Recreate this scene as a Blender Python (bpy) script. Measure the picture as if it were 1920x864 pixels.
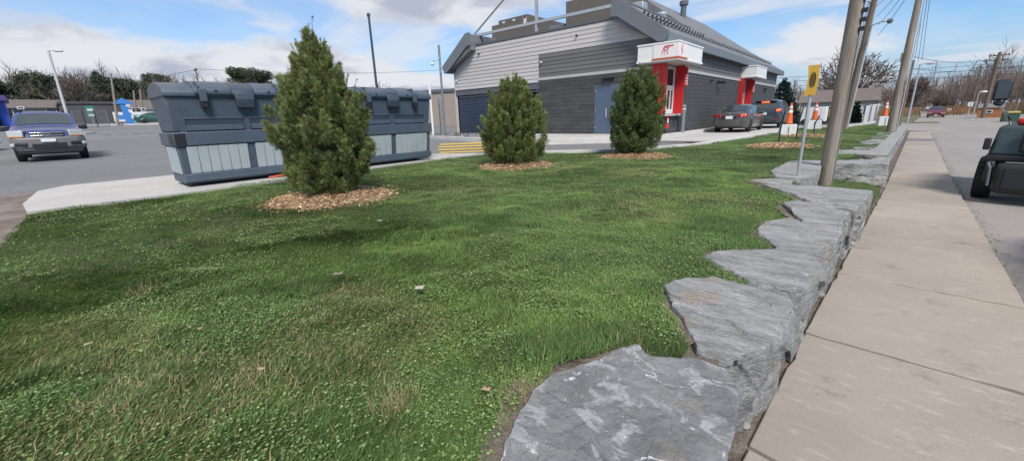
import bpy, bmesh, math, random
import numpy as np
from mathutils import Vector, Matrix
for _o in list(bpy.data.objects): bpy.data.objects.remove(_o, do_unlink=True)
scene = bpy.context.scene
COL = scene.collection
rnd = random.Random(7)
# ------------------------------------------------------------------ camera
FPX = 759.0
def _ray(x, y): return Vector((x-960.0, 432.0-y, -FPX))
_Y = _ray(1656, 198).normalized()
_X = -_ray(70, 248); _X = (_X-_Y*_X.dot(_Y)).normalized()
_Z = _X.cross(_Y)
ROT = Matrix((_X, _Y, _Z))                 # camera axes -> world axes
CAM = Vector((0, 0, 1.15))
cd = bpy.data.cameras.new('camera'); co = bpy.data.objects.new('camera', cd); COL.objects.link(co)
co.matrix_world = Matrix.Translation(CAM) @ ROT.to_4x4()
cd.sensor_width = 36.0; cd.lens = 36.0*FPX/1920.0; cd.clip_start = 0.05; cd.clip_end = 3000
scene.camera = co
def dirp(x, y): return ROT @ _ray(x, y)
def onz(x, y, z=0.0):                       # photo pixel -> point on a level surface
    d = dirp(x, y); return CAM + d*((z-CAM.z)/d.z)
def ony(x, y, Y):
    d = dirp(x, y); return CAM + d*(Y/d.y)
def onx(x, y, X):
    d = dirp(x, y); return CAM + d*(X/d.x)
def ond(x, y, D):                           # at a horizontal distance
    d = dirp(x, y); return CAM + d*(D/math.hypot(d.x, d.y))
# ------------------------------------------------------------------ sky, sun, exposure
SUN_AZ = math.radians(125); SUN_EL = math.radians(48)     # azimuth from +Y towards +X
wd = bpy.data.worlds.new('World'); scene.world = wd; wd.use_nodes = True
nt = wd.node_tree; N = nt.nodes; Lk = nt.links; N.clear()
def nn(t, **k):
    n = N.new(t)
    for a, b in k.items(): setattr(n, a, b)
    return n
def wmath(op, a, b=None, c=None):
    n = nn('ShaderNodeMath', operation=op)
    for i, v in enumerate((a, b, c)):
        if v is None: continue
        if isinstance(v, (int, float)): n.inputs[i].default_value = v
        else: Lk.new(v, n.inputs[i])
    return n.outputs[0]
sky = nn('ShaderNodeTexSky', sky_type='NISHITA', sun_disc=False)
sky.sun_elevation = SUN_EL; sky.sun_rotation = SUN_AZ; sky.air_density = 1.0; sky.dust_density = 0.6; sky.ozone_density = 1.6
tc = nn('ShaderNodeTexCoord'); sep = nn('ShaderNodeSeparateXYZ'); Lk.new(tc.outputs['Generated'], sep.inputs[0])
zc = wmath('MAXIMUM', sep.outputs[2], 0.0)
den = wmath('ADD', zc, 0.16)
u = wmath('DIVIDE', sep.outputs[0], den); v = wmath('DIVIDE', sep.outputs[1], den)
def wnoise(su, sv, ou, ov, scale, detail, rough, dist=0.0):
    a = wmath('MULTIPLY_ADD', u, su, ou); b = wmath('MULTIPLY_ADD', v, sv, ov)
    cx = nn('ShaderNodeCombineXYZ'); Lk.new(a, cx.inputs[0]); Lk.new(b, cx.inputs[1])
    t = nn('ShaderNodeTexNoise', noise_dimensions='2D'); t.inputs['Scale'].default_value = scale
    t.inputs['Detail'].default_value = detail; t.inputs['Roughness'].default_value = rough; t.inputs['Distortion'].default_value = dist
    Lk.new(cx.outputs[0], t.inputs['Vector']); return t.outputs[0]
def wramp(x, a, b):
    m = nn('ShaderNodeMapRange', interpolation_type='SMOOTHSTEP'); Lk.new(x, m.inputs[0])
    m.inputs[1].default_value = a; m.inputs[2].default_value = b; return m.outputs[0]
CL = dict(o1=(3.3, 1.7), o2=(8.1, 2.2))
n1 = wnoise(1.0, 0.62, 3.3, 1.7, 0.8, 8, 0.52, 0.15)
grad = wmath('MULTIPLY', sep.outputs[0], -0.30)          # the cloud bank thickens towards -X
n1b = wmath('ADD', wmath('ADD', n1, grad), -0.085)
cov = wramp(n1b, 0.47, 0.62)
n2 = wnoise(0.25, 1.15, 5.1, 4.4, 1.0, 7, 0.5, 0.1)       # long streaks
cov2 = wmath('MULTIPLY', wramp(n2, 0.55, 0.70), 0.75)
covs = wmath('MAXIMUM', cov, cov2)
veil = wmath('MULTIPLY', wramp(wmath('ADD', n1b, 0.0), 0.30, 0.6), 0.35)
covs = wmath('MAXIMUM', covs, veil)
shade = wnoise(1.1, 1.5, 9.2, 6.3, 1.1, 6, 0.55, 0.2)
shm = wmath('MULTIPLY', wramp(shade, 0.46, 0.66), wramp(n1b, 0.5, 0.66))
cc = nn('ShaderNodeMix', data_type='RGBA'); Lk.new(shm, cc.inputs['Factor'])
cc.inputs['A'].default_value = (8.9, 9.1, 9.7, 1); cc.inputs['B'].default_value = (5.2, 5.7, 7.0, 1)
hz = nn('ShaderNodeMix', data_type='RGBA'); Lk.new(wmath('SUBTRACT', 1.0, wramp(zc, 0.0, 0.16)), hz.inputs['Factor'])
sb = nn('ShaderNodeMix', data_type='RGBA', blend_type='MULTIPLY'); sb.inputs['Factor'].default_value = 1.0
Lk.new(sky.outputs[0], sb.inputs['A']); sb.inputs['B'].default_value = (1.05, 1.45, 1.8, 1)
Lk.new(sb.outputs['Result'], hz.inputs['A']); hz.inputs['B'].default_value = (4.9, 6.3, 8.2, 1)
mx = nn('ShaderNodeMix', data_type='RGBA'); Lk.new(covs, mx.inputs['Factor'])
Lk.new(hz.outputs['Result'], mx.inputs['A']); Lk.new(cc.outputs['Result'], mx.inputs['B'])
bg = nn('ShaderNodeBackground'); bg.inputs[1].default_value = 0.059; Lk.new(mx.outputs['Result'], bg.inputs[0])
wo = nn('ShaderNodeOutputWorld'); Lk.new(bg.outputs[0], wo.inputs[0])
sl = bpy.data.lights.new('sun', 'SUN'); sl.energy = 2.9; sl.angle = math.radians(18); sl.color = (1, .93, .82)
so = bpy.data.objects.new('sun', sl); COL.objects.link(so)
_sd = Vector((math.sin(SUN_AZ)*math.cos(SUN_EL), math.cos(SUN_AZ)*math.cos(SUN_EL), math.sin(SUN_EL)))
so.rotation_euler = _sd.to_track_quat('Z', 'Y').to_euler(); so.location = (0, 0, 60)
vs = scene.view_settings
vs.view_transform = 'Standard'; vs.look = 'None'; vs.exposure = 0.58; vs.gamma = 1.0; vs.use_curve_mapping = False
# ------------------------------------------------------------------ helpers
def clamp(x, a=0.0, b=1.0): return max(a, min(b, x))
def sst(x): x = clamp(x); return x*x*(3-2*x)
_mats = {}
def mat(name, col, rough=.6, metal=0.0, var=.12, scale=4.0, bump=0.0, bscale=30.0, col2=None, spec=.5, emit=0.0, alpha=1.0, trans=0.0, coat=0.0, stretch=(1, 1, 1), c2w=(.45, .62)):
    if name in _mats: return _mats[name]
    m = bpy.data.materials.new(name); m.use_nodes = True; t = m.node_tree; b = t.nodes['Principled BSDF']; _mats[name] = m
    b.inputs['Roughness'].default_value = rough; b.inputs['Metallic'].default_value = metal; b.inputs['Specular IOR Level'].default_value = spec
    b.inputs['Coat Weight'].default_value = coat
    if coat: b.inputs['Coat Roughness'].default_value = .06
    if trans: b.inputs['Transmission Weight'].default_value = trans
    if emit:
        b.inputs['Emission Color'].default_value = (*col, 1); b.inputs['Emission Strength'].default_value = emit
    g = t.nodes.new('ShaderNodeTexCoord'); mp = t.nodes.new('ShaderNodeMapping'); mp.inputs['Scale'].default_value = stretch
    t.links.new(g.outputs['Object'], mp.inputs[0])
    c = Vector(col)
    if var or col2:
        nz = t.nodes.new('ShaderNodeTexNoise'); nz.inputs['Scale'].default_value = scale; nz.inputs['Detail'].default_value = 7; nz.inputs['Roughness'].default_value = .62
        t.links.new(mp.outputs[0], nz.inputs['Vector'])
        r = t.nodes.new('ShaderNodeValToRGB'); t.links.new(nz.outputs[0], r.inputs[0])
        r.color_ramp.elements[0].position = .3; r.color_ramp.elements[1].position = .7
        r.color_ramp.elements[0].color = (*(c*(1-var)), 1); r.color_ramp.elements[1].color = (*[min(1, q) for q in c*(1+var)], 1)
        out = r.outputs[0]
        if col2:
            n2_ = t.nodes.new('ShaderNodeTexNoise'); n2_.inputs['Scale'].default_value = scale*.37; n2_.inputs['Detail'].default_value = 8; n2_.inputs['Roughness'].default_value = .6
            t.links.new(mp.outputs[0], n2_.inputs['Vector'])
            mr = t.nodes.new('ShaderNodeMapRange'); mr.inputs[1].default_value = c2w[0]; mr.inputs[2].default_value = c2w[1]; t.links.new(n2_.outputs[0], mr.inputs[0])
            mm = t.nodes.new('ShaderNodeMix'); mm.data_type = 'RGBA'; t.links.new(mr.outputs[0], mm.inputs['Factor'])
            t.links.new(out, mm.inputs['A']); mm.inputs['B'].default_value = (*col2, 1); out = mm.outputs['Result']
        t.links.new(out, b.inputs['Base Color'])
    else: b.inputs['Base Color'].default_value = (*col, 1)
    if bump:
        bn = t.nodes.new('ShaderNodeTexNoise'); bn.inputs['Scale'].default_value = bscale; bn.inputs['Detail'].default_value = 6; t.links.new(mp.outputs[0], bn.inputs['Vector'])
        bp = t.nodes.new('ShaderNodeBump'); bp.inputs['Strength'].default_value = bump; bp.inputs['Distance'].default_value = .02
        t.links.new(bn.outputs[0], bp.inputs['Height']); t.links.new(bp.outputs[0], b.inputs['Normal'])
    return m
def attr_mat(name, rough=.6, transl=.25, spec=.3):      # colour of each leaf, blade or chip stored on it
    m = bpy.data.materials.new(name); m.use_nodes = True; t = m.node_tree; b = t.nodes['Principled BSDF']
    a = t.nodes.new('ShaderNodeAttribute'); a.attribute_name = 'Col'
    b.inputs['Roughness'].default_value = rough; b.inputs['Specular IOR Level'].default_value = spec
    t.links.new(a.outputs['Color'], b.inputs['Base Color'])
    if transl:
        tr = t.nodes.new('ShaderNodeBsdfTranslucent'); t.links.new(a.outputs['Color'], tr.inputs[0])
        mxs = t.nodes.new('ShaderNodeMixShader'); mxs.inputs[0].default_value = transl
        t.links.new(b.outputs[0], mxs.inputs[1]); t.links.new(tr.outputs[0], mxs.inputs[2])
        t.links.new(mxs.outputs[0], t.nodes['Material Output'].inputs[0])
    return m
class MB:
    def __init__(s): s.v = []; s.f = []
    def add(s, vs_, fs):
        o = len(s.v); s.v += [tuple(p) for p in vs_]; s.f += [tuple(i+o for i in f) for f in fs]; return s
    def box(s, x0, x1, y0, y1, z0, z1):
        return s.add([(x0,y0,z0),(x1,y0,z0),(x1,y1,z0),(x0,y1,z0),(x0,y0,z1),(x1,y0,z1),(x1,y1,z1),(x0,y1,z1)],
              [(3,2,1,0),(4,5,6,7),(0,1,5,4),(1,2,6,5),(2,3,7,6),(3,0,4,7)])
    def obox(s, c, size, M=None):
        a = MB().box(*[q for d in size for q in (-d/2, d/2)]); c = Vector(c)
        return s.add([c + (M @ Vector(p) if M else Vector(p)) for p in a.v], a.f)
    def hexa(s, lo, hi):                    # two quads, same winding (counter-clockwise seen from hi)
        return s.add(list(lo)+list(hi), [(3,2,1,0),(4,5,6,7),(0,1,5,4),(1,2,6,5),(2,3,7,6),(3,0,4,7)])
    def prism(s, poly, axis, a, b):         # poly of 2-D points, extruded along axis 0/1/2
        n = len(poly)
        def P(p, q):
            return ((q, p[0], p[1]), (p[0], q, p[1]), (p[0], p[1], q))[axis]
        vs_ = [P(p, a) for p in poly]+[P(p, b) for p in poly]
        return s.add(vs_, [tuple(range(n-1, -1, -1)), tuple(range(n, 2*n))]+[(i, (i+1) % n, n+(i+1) % n, n+i) for i in range(n)])
    def tube(s, pts, rad, seg=8, cap=True):
        pts = [Vector(p) for p in pts]; n = len(pts)
        if isinstance(rad, (int, float)): rad = [rad]*n
        vs_ = []; up = None
        for i, p in enumerate(pts):
            d = (pts[min(i+1, n-1)]-pts[max(i-1, 0)]).normalized()
            if up is None: up = Vector((0, 0, 1)) if abs(d.z) < .9 else Vector((1, 0, 0))
            a = d.cross(up).normalized(); b = d.cross(a).normalized(); up = -b if False else up
            for k in range(seg):
                t = 2*math.pi*k/seg; vs_.append(p+a*math.cos(t)*rad[i]+b*math.sin(t)*rad[i])
        fs = [(i*seg+k, i*seg+(k+1) % seg, (i+1)*seg+(k+1) % seg, (i+1)*seg+k) for i in range(n-1) for k in range(seg)]
        if cap: fs += [tuple(range(seg-1, -1, -1)), tuple((n-1)*seg+k for k in range(seg))]
        return s.add(vs_, fs)
    def lathe(s, prof, seg=20, c=(0, 0, 0), axis=2, ang=0.0):       # prof: (r, h) list
        vs_ = []; n = len(prof)
        for r, h in prof:
            for k in range(seg):
                t = 2*math.pi*k/seg+ang; q = (r*math.cos(t), r*math.sin(t))
                p = ((h, q[0], q[1]), (q[0], h, q[1]), (q[0], q[1], h))[axis]
                vs_.append((p[0]+c[0], p[1]+c[1], p[2]+c[2]))
        fs = [(i*seg+k, i*seg+(k+1) % seg, (i+1)*seg+(k+1) % seg, (i+1)*seg+k) for i in range(n-1) for k in range(seg)]
        fs += [tuple(range(seg-1, -1, -1)), tuple((n-1)*seg+k for k in range(seg))]
        return s.add(vs_, fs)
    def build(s, name, m, parent=None, smooth=False, bevel=0.0, seg=2, sharp=35):
        me = bpy.data.meshes.new(name); me.from_pydata(s.v, [], s.f); 
        bm = bmesh.new(); bm.from_mesh(me); bmesh.ops.recalc_face_normals(bm, faces=bm.faces); bm.to_mesh(me); bm.free()
        return link(name, me, m, parent, smooth, bevel, seg, sharp)
def link(name, me, m, parent=None, smooth=False, bevel=0.0, seg=2, sharp=35):
    o = bpy.data.objects.new(name, me); COL.objects.link(o)
    if m: me.materials.append(m)
    if parent: o.parent = parent
    if smooth or bevel:
        me.polygons.foreach_set('use_smooth', [True]*len(me.polygons))
        me.set_sharp_from_angle(angle=math.radians(sharp))
    if bevel:
        b = o.modifiers.new('bevel', 'BEVEL'); b.width = bevel; b.segments = seg; b.limit_method = 'ANGLE'; b.harden_normals = False
    return o
def tag(o, label=None, cat=None, group=None, kind=None):
    if label: o['label'] = label
    if cat: o['category'] = cat
    if group: o['group'] = group
    if kind: o['kind'] = kind
    return o
def thing(name, label, cat, loc=(0, 0, 0), rz=0.0, group=None):
    o = bpy.data.objects.new(name, None); COL.objects.link(o); o.location = loc; o.rotation_euler = (0, 0, rz); o.empty_display_size = .2
    return tag(o, label, cat, group)
def dup(root, loc, rz, label, group=None, scale=None):
    def cp(o, par):
        c = o.copy(); COL.objects.link(c); c.parent = par
        for ch in o.children: cp(ch, c)
        return c
    r = cp(root, None); r.location = loc; r.rotation_euler = (0, 0, rz); r['label'] = label
    if group: r['group'] = group
    if scale: r.scale = (scale,)*3
    return r
def scatter(name, tv, tf, pos, rot, scl, col, m, parent=None):   # many small pieces in one mesh
    tv = np.asarray(tv, float); tf = np.asarray(tf, int); n = len(pos)
    scl = np.asarray(scl, float)
    if scl.ndim == 1: scl = np.repeat(scl[:, None], 3, 1)
    V = np.einsum('nij,nkj->nki', rot, tv[None]*scl[:, None, :]) + np.asarray(pos)[:, None, :]
    k = len(tv); F = (tf[None]+(np.arange(n)*k)[:, None, None]).reshape(-1, tf.shape[1])
    me = bpy.data.meshes.new(name); me.vertices.add(n*k); me.vertices.foreach_set('co', V.astype(np.float32).ravel())
    me.loops.add(F.size); me.loops.foreach_set('vertex_index', F.astype(np.int32).ravel())
    me.polygons.add(len(F)); me.polygons.foreach_set('loop_start', (np.arange(len(F))*F.shape[1]).astype(np.int32))
    me.update(calc_edges=True)
    a = me.attributes.new('Col', 'FLOAT_COLOR', 'POINT')
    c = np.ones((n, k, 4), np.float32); c[:, :, :3] = np.asarray(col)[:, None, :]; a.data.foreach_set('color', c.ravel())
    return link(name, me, m, parent)
def rotm(yaw, tilt, roll=None):             # tilt away from +Z, then turn about Z
    cy, sy, ct, st = np.cos(yaw), np.sin(yaw), np.cos(tilt), np.sin(tilt); z = np.zeros_like(yaw); o = z+1
    A = np.stack([np.stack([cy, -sy, z], -1), np.stack([sy, cy, z], -1), np.stack([z, z, o], -1)], -2)
    B = np.stack([np.stack([o, z, z], -1), np.stack([z, ct, -st], -1), np.stack([z, st, ct], -1)], -2)
    Rm = A @ B
    if roll is not None:
        cr, sr = np.cos(roll), np.sin(roll)
        Rm = Rm @ np.stack([np.stack([cr, -sr, z], -1), np.stack([sr, cr, z], -1), np.stack([z, z, o], -1)], -2)
    return Rm
def vnoise(x, y, seed=0):                   # smooth value noise, vectorised, 0..1
    xi = np.floor(x).astype(np.int64); yi = np.floor(y).astype(np.int64); fx = x-xi; fy = y-yi
    fx = fx*fx*(3-2*fx); fy = fy*fy*(3-2*fy)
    def h(a, b):
        q = (a*374761393+b*668265263+seed*974711) & 0x7fffffff
        q = ((q ^ (q >> 13))*1274126177) & 0x7fffffff
        return ((q ^ (q >> 16)) & 0xffff)/65535.0
    return (h(xi, yi)*(1-fx)+h(xi+1, yi)*fx)*(1-fy)+(h(xi, yi+1)*(1-fx)+h(xi+1, yi+1)*fx)*fy
def fbm(x, y, seed=0, o=4):
    s = 0; a = .5
    for k in range(o): s = s+a*vnoise(x*2**k+13*k, y*2**k+7*k, seed+k); a *= .5
    return s/(1-.5**o)
def inpoly(px, py, poly):
    r = np.zeros(len(px), bool); n = len(poly); j = n-1
    for i in range(n):
        xi, yi = poly[i]; xj, yj = poly[j]
        c = ((yi > py) != (yj > py)) & (px < (xj-xi)*(py-yi)/((yj-yi) or 1e-9)+xi); r ^= c; j = i
    return r
def edist(px, py, poly):                    # distance to a polygon's outline
    d = np.full(len(px), 1e9); n = len(poly)
    for i in range(n):
        ax, ay = poly[i]; bx, by = poly[(i+1) % n]; ux, uy = bx-ax, by-ay; L2 = ux*ux+uy*uy+1e-12
        t = np.clip(((px-ax)*ux+(py-ay)*uy)/L2, 0, 1); d = np.minimum(d, np.hypot(px-ax-t*ux, py-ay-t*uy))
    return d
def G(x, y):                                # ground level of the place, before sheets are laid on it
    left = -.03+.012*clamp(-12-x, 0, 12)+.036*clamp(-26-x, 0, 55)
    w = sst((-x-1)/6)*(1-sst((y-36)/24)*sst((x+40)/20))
    return -.68*(1-w)+left*w
def sheet(name, poly, m, dz=0.0, step=2.0, zf=None, kind='structure', thick=0.0):
    bm = bmesh.new(); f = bm.faces.new([bm.verts.new((p[0], p[1], 0)) for p in poly])
    if step:
        xs = [p[0] for p in poly]; ys = [p[1] for p in poly]
        for ax, lo, hi in ((0, min(xs), max(xs)), (1, min(ys), max(ys))):
            k = math.ceil(lo/step)*step+.0137
            while k < hi:
                c = (k, 0, 0) if ax == 0 else (0, k, 0); nrm = (1, 0, 0) if ax == 0 else (0, 1, 0)
                bmesh.ops.bisect_plane(bm, geom=bm.verts[:]+bm.edges[:]+bm.faces[:], plane_co=c, plane_no=nrm); k += step
    for q in bm.verts: q.co.z = (zf or G)(q.co.x, q.co.y)+dz
    bmesh.ops.recalc_face_normals(bm, faces=bm.faces)
    if bm.faces[:] and sum(g.normal.z for g in bm.faces) < 0: bmesh.ops.reverse_faces(bm, faces=bm.faces)
    if thick:
        r = bmesh.ops.extrude_face_region(bm, geom=bm.faces[:])
        for q in [g for g in r['geom'] if isinstance(g, bmesh.types.BMVert)]: pass
        up = [g for g in r['geom'] if isinstance(g, bmesh.types.BMVert)]
        for q in bm.verts:
            if q not in up: q.co.z -= thick
        bmesh.ops.recalc_face_normals(bm, faces=bm.faces)
    me = bpy.data.meshes.new(name); bm.to_mesh(me); bm.free()
    o = link(name, me, m)
    if kind: o['kind'] = kind
    return o
def text_mesh(body, size, depth=.002):
    c = bpy.data.curves.new('t', 'FONT'); c.body = body; c.size = size; c.extrude = depth; c.align_x = 'CENTER'; c.align_y = 'CENTER'
    o = bpy.data.objects.new('t', c); COL.objects.link(o); bpy.context.view_layer.update()
    me = bpy.data.meshes.new_from_object(o.evaluated_get(bpy.context.evaluated_depsgraph_get())); bpy.data.objects.remove(o); bpy.data.curves.remove(c)
    return me
# ------------------------------------------------------------------ materials of the setting
def asphalt_mat(name, c, worn, gravel):
    m = bpy.data.materials.new(name); m.use_nodes = True; t = m.node_tree; b = t.nodes['Principled BSDF']
    g = t.nodes.new('ShaderNodeTexCoord')
    def nz(s, d, r, st=None):
        n = t.nodes.new('ShaderNodeTexNoise'); n.inputs['Scale'].default_value = s; n.inputs['Detail'].default_value = d; n.inputs['Roughness'].default_value = r
        if st:
            q = t.nodes.new('ShaderNodeMapping'); q.inputs['Scale'].default_value = st; t.links.new(g.outputs['Object'], q.inputs[0]); t.links.new(q.outputs[0], n.inputs['Vector'])
        else: t.links.new(g.outputs['Object'], n.inputs['Vector'])
        return n.outputs[0]
    def rng(x, a, b_):
        q = t.nodes.new('ShaderNodeMapRange'); q.inputs[1].default_value = a; q.inputs[2].default_value = b_; t.links.new(x, q.inputs[0]); return q.outputs[0]
    def mix(f, A, B):
        q = t.nodes.new('ShaderNodeMix'); q.data_type = 'RGBA'; t.links.new(f, q.inputs['Factor'])
        for s, v in (('A', A), ('B', B)):
            if isinstance(v, tuple): q.inputs[s].default_value = (*v, 1)
            else: t.links.new(v, q.inputs[s])
        return q.outputs['Result']
    c1 = mix(rng(nz(.35, 6, .6, (1, .35, 1)), .42, .62), c, worn)
    c2 = mix(rng(nz(2.2, 8, .65), .56, .72), c1, gravel)
    c3 = mix(rng(nz(120, 3, .6), .35, .75), c2, tuple(q*1.5 for q in worn))
    vo = t.nodes.new('ShaderNodeTexVoronoi'); vo.feature = 'DISTANCE_TO_EDGE'; vo.inputs['Scale'].default_value = .32
    wn = t.nodes.new('ShaderNodeVectorMath'); wn.operation = 'ADD'; nn_ = t.nodes.new('ShaderNodeTexNoise'); nn_.inputs['Scale'].default_value = 1.6; nn_.inputs['Detail'].default_value = 6
    t.links.new(g.outputs['Object'], nn_.inputs['Vector']); t.links.new(g.outputs['Object'], wn.inputs[0]); t.links.new(nn_.outputs['Color'], wn.inputs[1]); t.links.new(wn.outputs[0], vo.inputs['Vector'])
    c4 = mix(rng(vo.outputs[0], .004, .0), c3, tuple(q*.45 for q in c))
    t.links.new(c4, b.inputs['Base Color']); b.inputs['Roughness'].default_value = .85
    bp = t.nodes.new('ShaderNodeBump'); bp.inputs['Strength'].default_value = .5; bp.inputs['Distance'].default_value = .01; t.links.new(nz(90, 4, .6), bp.inputs['Height']); t.links.new(bp.outputs[0], b.inputs['Normal'])
    return m
M_road = asphalt_mat('road_asphalt', (.195, .178, .165), (.25, .228, .21), (.21, .178, .15))
M_lot = asphalt_mat('lot_asphalt', (.105, .105, .11), (.15, .148, .15), (.15, .142, .135))
def concrete_mat(name, c, light, dark, broom=True):
    m = bpy.data.materials.new(name); m.use_nodes = True; t = m.node_tree; b = t.nodes['Principled BSDF']
    g = t.nodes.new('ShaderNodeTexCoord'); oi = t.nodes.new('ShaderNodeObjectInfo')
    ad = t.nodes.new('ShaderNodeVectorMath'); ad.operation = 'MULTIPLY_ADD'; ad.inputs[1].default_value = (37, 37, 37)
    cb = t.nodes.new('ShaderNodeCombineXYZ'); t.links.new(oi.outputs['Random'], cb.inputs[0]); t.links.new(oi.outputs['Random'], cb.inputs[1])
    t.links.new(cb.outputs[0], ad.inputs[0]); t.links.new(g.outputs['Object'], ad.inputs[2])
    def nz(s, d, r, st=(1, 1, 1)):
        n = t.nodes.new('ShaderNodeTexNoise'); n.inputs['Scale'].default_value = s; n.inputs['Detail'].default_value = d; n.inputs['Roughness'].default_value = r
        q = t.nodes.new('ShaderNodeMapping'); q.inputs['Scale'].default_value = st; t.links.new(ad.outputs[0], q.inputs[0]); t.links.new(q.outputs[0], n.inputs['Vector']); return n.outputs[0]
    def rng(x, a, b_):
        q = t.nodes.new('ShaderNodeMapRange'); q.inputs[1].default_value = a; q.inputs[2].default_value = b_; t.links.new(x, q.inputs[0]); return q.outputs[0]
    def mix(f, A, B):
        q = t.nodes.new('ShaderNodeMix'); q.data_type = 'RGBA'; t.links.new(f, q.inputs['Factor'])
        for s, v in (('A', A), ('B', B)):
            if isinstance(v, tuple): q.inputs[s].default_value = (*v, 1)
            else: t.links.new(v, q.inputs[s])
        return q.outputs['Result']
    base = mix(rng(nz(1.1, 7, .6), .38, .66), c, tuple(q*.86 for q in c))
    tint = t.nodes.new('ShaderNodeHueSaturation'); q = t.nodes.new('ShaderNodeMapRange'); q.inputs[3].default_value = .9; q.inputs[4].default_value = 1.08
    t.links.new(oi.outputs['Random'], q.inputs[0]); t.links.new(q.outputs[0], tint.inputs['Value']); t.links.new(base, tint.inputs['Color'])
    sp = mix(rng(nz(11, 10, .82, (.45, 1.5, 1)), .54, .70), tint.outputs[0], light)
    d2 = mix(rng(nz(3.2, 9, .75, (1, 1, 1)), .57, .80), sp, dark)
    gr = mix(rng(nz(140, 3, .6), .60, .72), d2, tuple(q*.55 for q in c)); fin = mix(rng(nz(170, 3, .6), .62, .74), gr, tuple(q*1.45 for q in c))
    t.links.new(fin, b.inputs['Base Color']); b.inputs['Roughness'].default_value = .9
    bp = t.nodes.new('ShaderNodeBump'); bp.inputs['Strength'].default_value = .45; bp.inputs['Distance'].default_value = .006
    t.links.new(nz(60, 5, .65, (.15, 1.5, 1) if broom else (1, 1, 1)), bp.inputs['Height']); t.links.new(bp.outputs[0], b.inputs['Normal'])
    return m
M_walk = concrete_mat('sidewalk_concrete', (.34, .297, .25), (.48, .43, .365), (.15, .105, .078))
M_slab = concrete_mat('slab_concrete', (.50, .475, .45), (.58, .56, .53), (.36, .32, .28), False)
M_kerb = concrete_mat('kerb_concrete', (.55, .53, .50), (.62, .6, .58), (.38, .34, .3), False)
M_soil = mat('soil', (.115, .09, .072), .95, var=.5, scale=14, bump=.9, bscale=60, col2=(.20, .165, .135))
M_dirt = mat('dirt', (.15, .115, .095), .95, var=.35, scale=6, bump=.8, bscale=40, col2=(.23, .19, .16))
M_turf = mat('turf_soil', (.05, .078, .016), .95, var=.5, scale=9, bump=.8, bscale=70, col2=(.095, .085, .035), c2w=(.55, .72))
M_ground = mat('ground_grass', (.14, .12, .06), .95, var=.35, scale=.6, col2=(.10, .115, .05), bump=.5, bscale=3)
M_yellow = mat('yellow_paint', (.62, .40, .06), .75, var=.2, scale=9, col2=(.4, .33, .2), c2w=(.55, .68))
M_white = mat('white_paint_worn', (.62, .6, .56), .75, var=.15, scale=9, col2=(.3, .3, .3), c2w=(.58, .7))
# ------------------------------------------------------------------ ground, roads, sheets
def grid_ground():
    def ax(lo, hi, near):
        v = list(near); s = 4.0
        while v[-1] < hi: v.append(v[-1]+s); s *= 1.25
        s = 4.0
        while v[0] > lo: v.insert(0, v[0]-s); s *= 1.25
        return v
    xs = ax(-1500, 1500, np.arange(-90, 60.1, 2.5)); ys = ax(-1500, 1800, np.arange(-40, 100.1, 2.5))
    V = [(x, y, G(x, y)-.09) for y in ys for x in xs]; nx = len(xs)
    F = [(j*nx+i, j*nx+i+1, (j+1)*nx+i+1, (j+1)*nx+i) for j in range(len(ys)-1) for i in range(nx-1)]
    me = bpy.data.meshes.new('ground'); me.from_pydata(V, [], F); return tag(link('ground', me, M_ground, smooth=True), kind='structure')
grid_ground()
def interp(tab, y):
    for (ya, xa), (yb, xb) in zip(tab, tab[1:]):
        if y <= yb: return xa+(xb-xa)*(y-ya)/(yb-ya)
    return tab[-1][1]
SWL = [(-4, -.42), (0, -.33), (2.03, -.26), (3.61, -.19), (5.31, -.09), (7.14, .03), (11.9, .31), (29.85, 1.19), (39.2, 1.63), (60, 2.6)]
SWR = [(-4, .95), (0, 1.03), (3, 1.12), (5.4, 1.2), (9.12, 1.33), (13.4, 1.46), (25.96, 2.0), (40.8, 2.66), (60, 3.4)]
swl = lambda y: interp(SWL, y); swr = lambda y: interp(SWR, y)
ZS = -.55; ZR = -.645
road_poly = [(swr(y)-.05, y) for y in (-4, 0, 3, 5.4, 9, 13.4, 20, 26, 34, 40)]+[(1.5, 41), (-3, 43), (-3.2, 57), (2.6, 60), (4.6, 90), (9.5, 200), (13, 330), (19, 330), (15, 200), (11.5, 93), (70, 95), (70, -4)]
sheet('road', road_poly, M_road, step=0, zf=lambda x, y: ZR)
lot_poly = [(-1.0, 62), (-1.6, 32), (-3.5, 31), (-4.1, 20.2), (-4.7, 15), (-5.5, 13.2), (-6.5, 11.8), (-9.4, 9.6), (-9.0, 3.2), (-9.0, -.5), (-6.2, -.6), (-5, -3), (-5, -30), (-82, -30), (-82, 62)]
sheet('parking_lot', lot_poly, M_lot, step=3.0)
sheet('dirt_patch', [(-4.9, -3.4), (-6.05, -.6), (-9.2, -.3), (-10.6, -.1), (-12.6, -.4), (-11.5, -2), (-9, -3.4), (-7, -5)], M_dirt, dz=.02, step=1.0)
sheet('soil_strip', [(-1.6, -4), (swl(-4)+.05, -4)]+[(swl(y)+.05, y) for y in (0, 3, 7, 12, 20, 30, 40)]+[(-.4, 41), (-2, 20), (-2, 5)], M_soil, step=0, zf=lambda x, y: ZS-.022)
# concrete pad below the waste containers
sheet('concrete_pad', [(-9.17, -.36), (-9.13, 3.25), (-9.46, 5.25), (-9.62, 7.6), (-9.62, 9.5), (-10.1, 9.45), (-11.5, 8.5), (-12.9, 7.9), (-12.9, .15), (-12.3, -.25), (-10.3, -.42)], M_slab, step=0, zf=lambda x, y: .035, thick=.16)
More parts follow.
